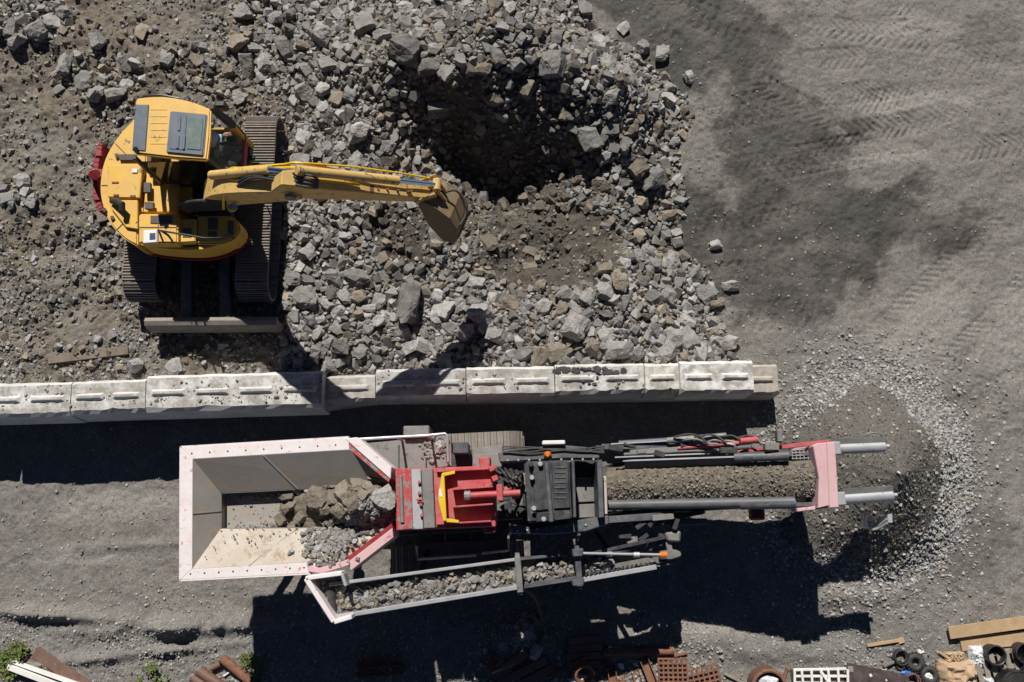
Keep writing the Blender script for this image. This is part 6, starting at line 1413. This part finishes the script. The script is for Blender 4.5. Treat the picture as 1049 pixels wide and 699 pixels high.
# ------------------------------------------------------------------ operator in the cab
def operator():
    hx = P(221, 132, ZE + 2.36); y0 = ym; xs_ = SEATX
    pel = Vector((xs_ - .05, y0, ZE + 1.62)); che = Vector((xs_ + .18, y0, ZE + 2.0)); nek = Vector((hx.x - .10, y0 + .01, ZE + 2.20)); hed = Vector((hx.x - .05, y0 + .01, ZE + 2.33))
    J_ = {'pel': (pel, .15), 'bel': (pel.lerp(che, .5), .145), 'che': (che, .155), 'nek': (nek, .058), 'hed': (hed, .095), 'top': (hed + Vector((.02, 0, .09)), .085)}
    E_ = [('pel', 'bel'), ('bel', 'che'), ('che', 'nek'), ('nek', 'hed'), ('hed', 'top')]
    for s_ in (-1, 1):
        n = 'l' if s_ > 0 else 'r'
        J_['hip' + n] = (pel + Vector((.05, .10 * s_, -.02)), .10); J_['kne' + n] = (pel + Vector((.46, .15 * s_, .0)), .072); J_['ank' + n] = (pel + Vector((.56, .14 * s_, -.36)), .048); J_['toe' + n] = (pel + Vector((.72, .15 * s_, -.40)), .04)
        E_ += [('pel', 'hip' + n), ('hip' + n, 'kne' + n), ('kne' + n, 'ank' + n), ('ank' + n, 'toe' + n)]
        sh = che + Vector((.02, .19 * s_, .05)); el = che + Vector((.05, .27 * s_, -.22)); wr = Vector((xs_ + .27, y0 + .33 * s_, ZE + 1.86))
        J_['sho' + n] = (sh, .068); J_['elb' + n] = (el, .050); J_['wri' + n] = (wr, .032); J_['pal' + n] = (wr + Vector((.07, 0, .01)), .030)
        E_ += [('che', 'sho' + n), ('sho' + n, 'elb' + n), ('elb' + n, 'wri' + n), ('wri' + n, 'pal' + n)]
        for f_ in range(4):
            a = wr + Vector((.11, (.027 - .018 * f_) , .012)); b_ = a + Vector((.03, 0, -.022 - .004 * (f_ % 2)))
            J_[f'fa{n}{f_}'] = (a, .0095); J_[f'fb{n}{f_}'] = (b_, .008); E_ += [('pal' + n, f'fa{n}{f_}'), (f'fa{n}{f_}', f'fb{n}{f_}')]
        a = wr + Vector((.06, -.045 * s_, .015)); J_['tha' + n] = (a, .010); J_['thb' + n] = (a + Vector((.035, .005 * s_, .0)), .009); E_ += [('wri' + n, 'tha' + n), ('tha' + n, 'thb' + n)]
    keys = list(J_); org = Vector((pel.x, pel.y, ZE + 1.55)); me_ = bpy.data.meshes.new('person'); me_.from_pydata([J_[k][0] - org for k in keys], [(keys.index(a), keys.index(b_)) for a, b_ in E_], [])
    o = bpy.data.objects.new('person', me_); col.objects.link(o); sm = o.modifiers.new('skin', 'SKIN'); sm.use_smooth_shade = True
    for i, k in enumerate(keys): me_.skin_vertices[0].data[i].radius = (J_[k][1],) * 2
    me_.skin_vertices[0].data[0].use_root = True
    sb = o.modifiers.new('sub', 'SUBSURF'); sb.levels = sb.render_levels = 1
    dg = bpy.context.evaluated_depsgraph_get(); ev = bpy.data.meshes.new_from_object(o.evaluated_get(dg)); o.modifiers.clear(); o.data = ev; ev.name = 'person'
    ev.materials.clear(); ev.materials.append(M['cloth']); ev.materials.append(M['skin'])
    hands = [J_['pal' + n][0] - org for n in 'lr']; hd = hed - org
    for p_ in ev.polygons:
        c_ = p_.center; p_.material_index = 1 if ((c_ - hd).length < .17 and c_.z > (nek - org).z - .01) or min((c_ - h_).length for h_ in hands) < .09 else 0
    o.location = org; ORIG[o.name] = org; tag(o, 'operator in dark clothes and pale blue helmet seated inside the excavator cab', 'person')
    hc = hed + Vector((.01, 0, .06)); mb = MB()
    rr_ = [(.118, 0), (.116, .04), (.10, .085), (.066, .12), (.02, .135)]
    mb.tube([hc + Vector((0, 0, z)) for r2, z in rr_], [r2 for r2, z in rr_], 20); mb.build('helmet', 'helmet', o, smooth=True)
    MB().box(hc + Vector((.13, 0, .005)), (.07, .15, .012)).build('helmet_peak', 'helmet', o, bevel=.004)
    f0 = hed + Vector((.095, 0, 0))
    MB().tube([f0 + Vector((-.005, 0, .02)), f0 + Vector((.012, 0, -.005)), f0 + Vector((.018, 0, -.025))], [.008, .011, .013], 8).build('nose', 'skin', o, smooth=True)
    for s_ in (-1, 1):
        MB().tube([f0 + Vector((-.012, .035 * s_, .014)), f0 + Vector((-.001, .035 * s_, .014))], .011, 8).build('eye', 'white', o, smooth=True); MB().box(hed + Vector((0, .098 * s_, -.005)), (.035, .018, .06)).build('ear', 'skin', o, bevel=.007)
    MB().box(f0 + Vector((-.006, 0, -.052)), (.012, .05, .009)).build('mouth', 'darkred', o, bevel=.003)
M['cloth'] = paint('dark_work_cloth', (.022, .024, .03), (.016, .017, .022), .9, 0, .1); M['skin'] = paint('skin', (.48, .28, .19), (.42, .24, .16), .6, 0, 0); M['helmet'] = paint('pale_blue_helmet', (.28, .42, .60), (.25, .38, .55), .35, 0, .1)
operator()
